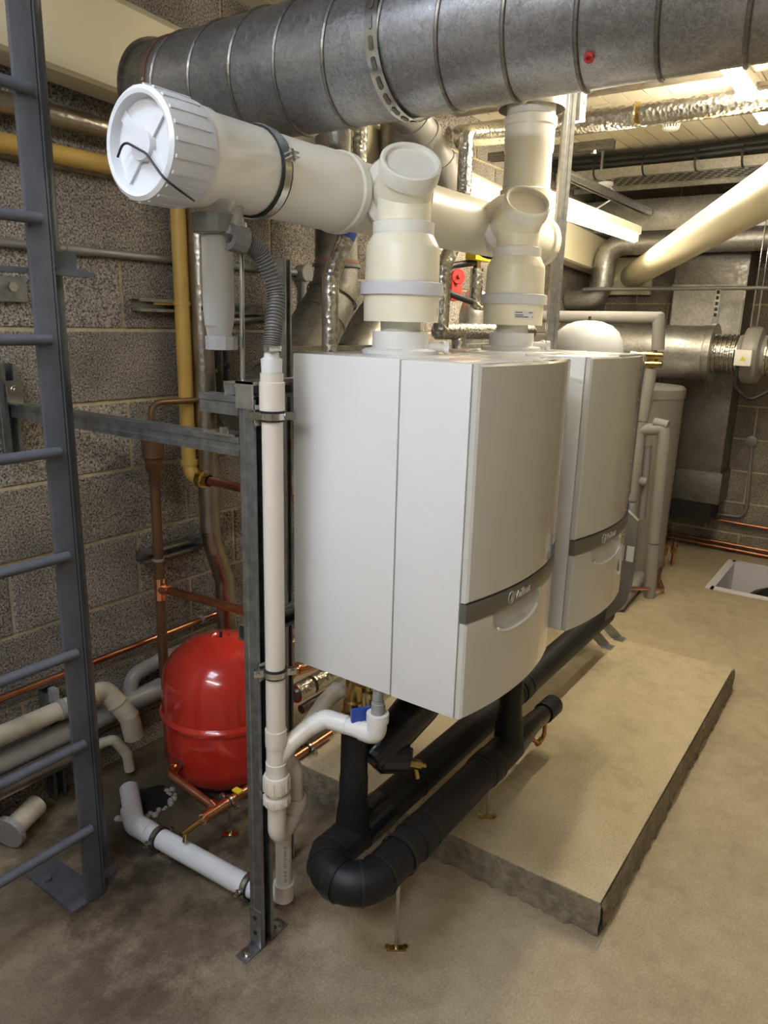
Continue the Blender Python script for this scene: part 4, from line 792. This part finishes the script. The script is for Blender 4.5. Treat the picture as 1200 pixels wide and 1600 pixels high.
MB().sweep(route([(3.14, .641, .991), (3.14, .442, 1.02), (3.14, .433, .903), (3.14, .421, .342)], .02, 3), .0345, 20).build('foam_lagging', m_ins, i2); MB().sweep([(3.14, .421, .336), (3.14, .41, 0.)], .0345, 20).build('foam_lagging', m_ins, i2)
MB().sweep([(3.14, .50, 1.052), (3.14, .42, 1.042)], .028, 20).build('cut_end', m_ins, i2)
MB().sweep([(3.2, .536, .903), (3.2, .524, .459)], .023, 16).build('small_pipe', m_ins, i2); MB().cyl((3.14, .629, .716), (3.16, .512, .693), .026, 14).build('stub', m_ins, i2)
i3 = thing('floor_lagged_pipe', 'grey foam lagged pipe lying on the floor, its cut end showing', 'insulated pipe', (3.0, .5, 0))
MB().cyl((2.78, .488, .052), (3.3, .52, .055), .045, 22).build('foam_lagging', m_ins, i3); MB().cyl((2.778, .488, .045), (2.772, .487, .045), .02, 14).build('bore', m_dark_in, i3); MB().box((2.79, .462, .092), (2.86, .51, .10)).build('white_label', m_sticker, i3)
cy = thing('storage_cylinder', 'tall grey storage cylinder standing near the end wall', 'cylinder', (3.66, .75, 0))
m_cyl = mat('cylinder_jacket', (.33, .315, .29), .35, .3)
CXc, CYc = 3.66, .75
MB().lathe((CXc, CYc, 0), (0, 0, 1), [(.02, .265), (1.15, .27), (1.175, .277), (1.21, .277), (1.225, .26), (1.235, .14), (1.237, 0)], 56).build('jacket', m_cyl, cy); MB().ring((CXc, CYc, 1.165), (0, 0, 1), .272, .02, .004, 56).build('rim', m_cyl, cy); MB().lathe((CXc, CYc, 0), (0, 0, 1), [(0, .22), (.03, .22)], 40).build('base', m_dark_in, cy)
gf = thing('lagging_flap', 'hanging grey lagging blanket edge with white tag beside further boiler', 'insulation', (1.25, .07, .6))
q = MB(); vs_ = []; fs_ = []
edge = [(.965, 968), (.98, .90), (.985, .82)]
zz = [.56, .60, .64, .70, .78, .86, .94, .98]
w0 = [.010, .012, -.02, -.025, -.03, -.03, -.025, .0]; w1 = [.014, .05, .075, .085, .09, .09, .085, .03]
for k in range(8):
    for yv in (w0[k], w1[k]):
        vs_.append((1.235+.006*math.sin(k*2.1), .052-yv+.04, zz[k])); vs_.append((1.255+.006*math.sin(k*2.1), .052-yv+.04, zz[k]))
for k in range(7):
    a = k*4; b = a+4
    fs_ += [(a, a+2, b+2, b), (a+1, b+1, b+3, a+3), (a, b, b+1, a+1), (a+2, a+3, b+3, b+2)]
fs_ += [(0, 1, 3, 2), (28, 30, 31, 29)]
q.add(vs_, fs_).build('blanket', mat('lagging_blanket', (.20, .19, .17), .6, 0, bump=(20, .6, .01)), gf, smooth=50); MB().box((1.2275, .005, .795), (1.2295, .03, .85)).build('white_tag', m_sticker, gf)
sl = thing('support_stand', 'folded grey steel feet standing on the plinth under the lagged pipe', 'support', (2.1, .35, .1))
for (a, b) in (((2.0, .42, .225), (2.045, .312, .104)), ((2.12, .42, .235), (2.172, .295, .104))):
    d_ = V(b)-V(a); MB().obox((V(a)+V(b))/2, d_, d_.length, .045, .004, (.3, .6, .5)).build('leg', m_strut, sl); MB().box((b[0]-.03, b[1]-.035, .1), (b[0]+.03, b[1]+.012, .104)).build('foot', m_strut_br, sl)
MB().strut((1.9, .42, .22), (2.25, .42, .228), (0, -1, 0)).build('cross_rail', m_strut, sl, smooth=20)
cf = thing('floor_copper', 'copper pipes and small taps running over the floor by the cylinder', 'copper pipe', (3.3, .45, 0))
MB().pipe([(2.75, .55, .08), (2.95, .46, .10), (3.25, .36, .03), (3.4, .42, .03)], .011, .03).build('pipe', m_copper_br, cf); MB().pipe([(3.35, .42, .03), (4.44, .66, .03)], .011).build('run', m_copper_dk, cf)
for (x, y) in ((3.75, .50), (3.85, .46)):
    MB().cyl((x, y, .02), (x, y, .18), .012, 12).build('riser', m_copper, cf); MB().box((x-.02, y-.02, .10), (x+.02, y+.02, .15)).build('tap', m_brass, cf, bevel=.004)

# ================================================================== END WALL
ez = thing('end_wall_duct', 'grey galvanised rectangular duct standing against the end wall', 'duct', (4.33, .53, .28))
MB().box((4.20, .30, .62), (4.48, .76, 2.1)).build('trunk', m_galv_dark, ez, bevel=.002); MB().box((4.19, .285, .40), (4.48, .77, .62)).build('lower_trunk', m_galv_dark, ez, bevel=.002); MB().box((4.195, .30, 1.85), (4.20, .77, 1.87)).build('flange_joint', m_galv, ez)
MB().box((4.22, .33, 2.1), (4.48, .74, 2.14)).build('top_collar', m_galv_dark, ez); MB().box((4.2, .33, .27), (4.48, .74, .40)).build('inlet_plinth', m_dark_in, ez)
MB().box((4.192, .31, 1.40), (4.199, .75, 1.84)).build('bright_panel', m_galv, ez)
idt = thing('silencer_duct', 'fat round galvanised silencer hung in front of the end wall', 'duct', (3.95, .8, 1.43))
MB().lathe((3.95, 1.42, 1.43), (0, -1, 0), [(0, .16), (0, .172), (1.0, .172), (1.0, .186), (1.03, .188), (1.03, .12)], 52, False).build('body', m_galv, idt); MB().ring((3.95, .45, 1.43), (0, 1, 0), .173, .03, .004, 52).build('strap_band', m_galv, idt); MB().box((3.775, .45, 1.425), (3.78, 1.40, 1.435)).build('seam', m_galv, idt)
MB().box((3.94, .40, 1.61), (3.95, .43, 1.83)).build('hanger_strap', m_zinc, idt)
for k in range(5): MB().box((3.937, .407, 1.66+.035*k), (3.941, .423, 1.68+.035*k)).build('strap_slot', m_dark_in, idt, smooth=0)
fx = thing('flexible_duct', 'crinkled silver flexible duct between silencer and fan', 'duct', (3.95, .33, 1.43))
MB().sweep([(3.95, .40-.0045*i, 1.43) for i in range(36)], .12, 32, False, lambda i: .126 if i % 6 < 3 else .116).build('foil_bellows', m_foil, fx, smooth=60)
MB().sweep([(3.95, .085-.0045*i, 1.425) for i in range(70)], .12, 32, False, lambda i: .126 if i % 6 < 3 else .116).build('foil_bellows', m_foil, fx, smooth=60)
fn_ = thing('inline_fan', 'round grey inline fan with small white wiring box', 'fan', (3.95, .16, 1.43))
MB().lathe((3.95, .245, 1.43), (0, -1, 0), [(0, .12), (.02, .125), (.035, .165), (.055, .176), (.105, .176), (.125, .165), (.14, .125), (.165, .12)], 44, False).build('casing', m_pvc, fn_)
wbx = MB().box((3.73, .135, 1.37), (3.79, .23, 1.465)).build('wiring_box', m_plastic_w, fn_, bevel=.004); MB().add([(3.7285, .200, 1.40), (3.7285, .165, 1.40), (3.7285, .1825, 1.43)], [(0, 1, 2)]).build('warning_triangle', m_warn, wbx, smooth=0)
MB().sweep(route([(3.76, .21, 1.37), (3.76, .21, 1.24), (3.78, .12, 1.16), (3.82, .0, 1.24), (3.85, -.06, 1.35)], .06, 6), .011, 12).build('cable', m_rubber, fn_)
for y in (.20, .165): MB().cyl((3.95, y, 1.60), (3.95, y, 2.45), .004, 8).build('hanger_wire', m_zinc, fn_)
tag(MB().cyl((3.95, 1.30, 1.83), (3.95, .13, 1.834), .013, 14).build('support_tube', m_conduit, base=(3.95, .7, 1.83)), 'thin grey horizontal tube the silencer strap hangs from', 'tube')
sg = thing('grey_spiral_duct', 'slim grey spiral duct with two elbows high at the end wall', 'duct', (4.0, .5, 2.1))
MB().sweep(route([(4.05, -1.0, 2.14), (4.05, 1.20, 2.13), (4.05, 1.205, 1.765), (4.05, 1.45, 1.77)], .13, 8), .073, 30).build('tube', m_galv, sg)
for p, d in (((4.05, 1.0, 2.131), (0, 1, 0)), ((4.05, 1.203, 1.98), (0, 0, 1)), ((4.05, 1.203, 1.92), (0, 0, 1)), ((4.05, 1.345, 1.768), (0, 1, 0)), ((4.05, .8, 2.132), (0, 1, .1)), ((4.05, .45, 2.133), (0, 1, .15)), ((4.05, .25, 2.134), (0, 1, .15)), ((4.05, .05, 2.135), (0, 1, .15))): MB().ring(p, d, .0725, .01, .003).build('seam_ring', m_galv, sg)
cr = thing('cream_flue', 'thick cream painted pipe slanting down to the end wall', 'pipe', (3.2, .3, 2.1))
A_, B_ = V((4.44, 1.125, 1.945)), V((.75, -.671, 2.093)); MB().sweep(route([A_, B_, (.75, -.671, ZC-.006)], .12, 8), .085, 36).build('pipe', m_cream, cr); MB().obox(V((4.45, 1.13, 1.945)), (1, 0, 0), .03, .30, .26, (0, 0, 1)).build('wall_plate', m_cream, cr)
rdt = thing('ceiling_duct', 'flat galvanised duct under the ceiling along the end wall', 'duct', (4.3, .2, 2.2))
MB().box((4.12, -1.5, 2.23), (4.45, 1.40, 2.42)).build('trunk', m_galv, rdt, bevel=.002); MB().box((4.10, -1.5, 2.215), (4.46, 1.40, 2.23)).build('lower_flange', m_galv, rdt)
ctr = thing('cable_tray', 'perforated steel cable tray with black cables under the ceiling', 'cable tray', (3.8, .2, 2.47))
MB().box((3.62, -1.5, 2.475), (3.93, 1.42, 2.48)).build('tray_floor', m_galv, ctr); MB().box((3.93, -1.5, 2.45), (3.95, 1.42, 2.53)).build('far_flange', m_galv, ctr); MB().box((3.60, -1.5, 2.475), (3.62, 1.42, 2.53)).build('near_flange', m_galv, ctr)
q = MB()
for j in range(5):
    for i in range(46): y = 1.35-.055*i-(.027 if j % 2 else 0); q.box((3.655+.05*j, y, 2.473), (3.668+.05*j, y+.032, 2.4752))
so_ = q.build('tray_slots', m_dark_in, ctr, smooth=0); so_['kind'] = 'stuff'
for (x, z, r) in ((3.60, 2.56, .018), (3.585, 2.585, .014), (3.61, 2.60, .016)): MB().sweep([(x, 1.44, z), (x+.01, .8, z-.006), (x-.005, .2, z+.004), (x, -1.5, z)], r, 10).build('cable', m_rubber, ctr)
for y in (1.15, .85, .55, .3): MB().ring((3.60, y, 2.53), (0, 1, 0), .06, .012, .002, 18).build('cable_tie', m_rubber, ctr)
fa = thing('foil_ceiling_pipe', 'foil lagged pipe with brown split joint under the ceiling', 'insulated pipe', (2.3, .3, 2.48))
MB().cyl((2.3, 1.4, 2.485), (2.3, .50, 2.485), .056, 28).build('foil_lagging', m_foil, fa); MB().cyl((2.3, .475, 2.485), (2.3, -1.2, 2.485), .056, 28).build('foil_lagging', m_foil, fa); MB().cyl((2.3, .51, 2.485), (2.3, .46, 2.485), .047, 24).build('split_joint', m_brass, fa)
tag(MB().box((1.92, -1.2, 2.55), (2.2, 1.35, 2.625)).build('flat_foil_duct', m_foil_d, base=(2.05, 0, 2.55)), 'flat foil covered duct just under the ceiling boards', 'duct')
ub = post('ceiling_channel', 'dark steel channel end with small hook near the ceiling', (2.55, 1.35, 2.43), (2.55, .68, 2.43), (0, 0, -1), m_galv_dark)
MB().box((2.555, .735, 2.31), (2.575, .74, 2.41)).build('hook_tab', m_zinc, ub); MB().hexa((2.55, .78, 2.395), (2.55, .78, 2.41), .014).build('nut', m_zinc, ub, smooth=20)
post('ceiling_strut', 'slanting pair-hung steel channel near the ceiling behind the flue outlet', (2.6, .95, 2.33), (4.1, .95, 2.33), (0, 0, -1), m_strut_br)
sdt = thing('smoke_detector', 'white round smoke detector on the boarded ceiling', 'smoke detector', (3.02, .556, ZC-.06))
MB().lathe((3.02, .556, ZC-.002), (0, 0, -1), [(0, .068), (.022, .068), (.028, .060), (.03, .05)], 32).build('base', m_plastic_w, sdt); MB().lathe((3.02, .556, ZC-.06), (0, 0, -1), [(0, .042), (.006, .04), (.012, .03), (.013, 0)], 28).build('sensor_cap', m_plastic_w, sdt)
MB().lathe((3.02, .556, ZC-.028), (0, 0, -1), [(0, .038), (.034, .030)], 24).build('dark_chamber', m_grey_nut, sdt)
for k in range(18): a = R(k*20); d_ = V((math.cos(a), math.sin(a), 0)); MB().obox(V((3.02, .556, ZC-.046))+d_*.042, (d_.x*-.25, d_.y*-.25, -1), .036, .005, .005, d_).build('cage_bar', m_plastic_w, sdt, smooth=0)
pd = thing('pull_rose', 'small white cable rose with hanging flex by the tray', 'ceiling rose', (3.5, 1.0, 2.42))
MB().lathe((3.72, 1.13, 2.472), (0, 0, -1), [(0, .05), (.02, .05), (.03, .035), (.03, 0)], 24).build('rose', m_plastic_w, pd); MB().sweep(route([(3.72, 1.10, 2.445), (3.66, 1.02, 2.38), (3.60, 1.13, 2.30), (3.55, 1.2, 2.28)], .05, 6), .005, 8).build('flex', m_plastic_w, pd)
def batten(label, x0, x1, y, z, grp, ax='x', tm=m_tube):
    P = (lambda a, b, c: (a, y+b, c)) if ax == 'x' else (lambda a, b, c: (y-b, a, c))
    def bx(a, b, c, d, e, f): p = P(a, c, e); q = P(b, d, f); return MB().box([min(u, v) for u, v in zip(p, q)], [max(u, v) for u, v in zip(p, q)])
    b = thing('batten_light', label, 'light fitting', P((x0+x1)/2, 0, z), grp)
    bx(x0, x1, -.03, .03, z+.03, z+.075).build('spine', m_light_body, b, bevel=.003)
    for x in (x0+.01, x1-.01): bx(x-.012, x+.012, -.018, .018, z-.012, z+.032).build('lamp_holder', m_light_body, b, bevel=.002)
    MB().cyl(P(x0+.022, 0, z), P(x1-.022, 0, z), .017, 20).build('tube', tm, b); return b
batten('fluorescent batten light low at the back, left of the cable tray', 2.105, 3.47, .82, 2.09, 'fluorescent battens', tm=m_tube_far)
batten('fluorescent batten light at the upper right edge, near the big duct', 1.35, 2.70, .055, 2.485, 'fluorescent battens')
batten('fluorescent batten light behind the camera, out of the picture', -1.1, .5, -2.1, 2.50, 'fluorescent battens', 'y', m_tube_cool)
batten('added fill batten light over the open floor, out of the picture', -.4, 1.0, -1.5, 2.50, 'fluorescent battens', tm=m_tube_fill)  # unseen fitting added to brighten the boiler fronts, flue outlet and near floor
wc = thing('end_wall_conduit', 'grey conduit loop with round switch plate on the end wall', 'conduit', (4.48, .25, .3))
MB().pipe([(4.482, .172, .81), (4.482, .145, .34), (4.482, .17, .275), (4.482, .72, .255)], .012, .06).build('tube', m_conduit, wc); MB().lathe((4.497, .177, .83), (-1, 0, 0), [(0, .036), (.03, .036), (.033, .03), (.033, 0)], 26).build('round_box', m_conduit, wc)
for i, z in enumerate((.225, .062, .025)): tag(MB().cyl((4.47, .68, z+.012), (4.47, -1.5, z-.03), .011, 12).build('skirting_copper', m_copper, base=(4.47, 0, z)), ('upper', 'middle', 'lowest')[i]+' copper pipe running along the foot of the end wall', 'copper pipe', 'end wall copper pipes')
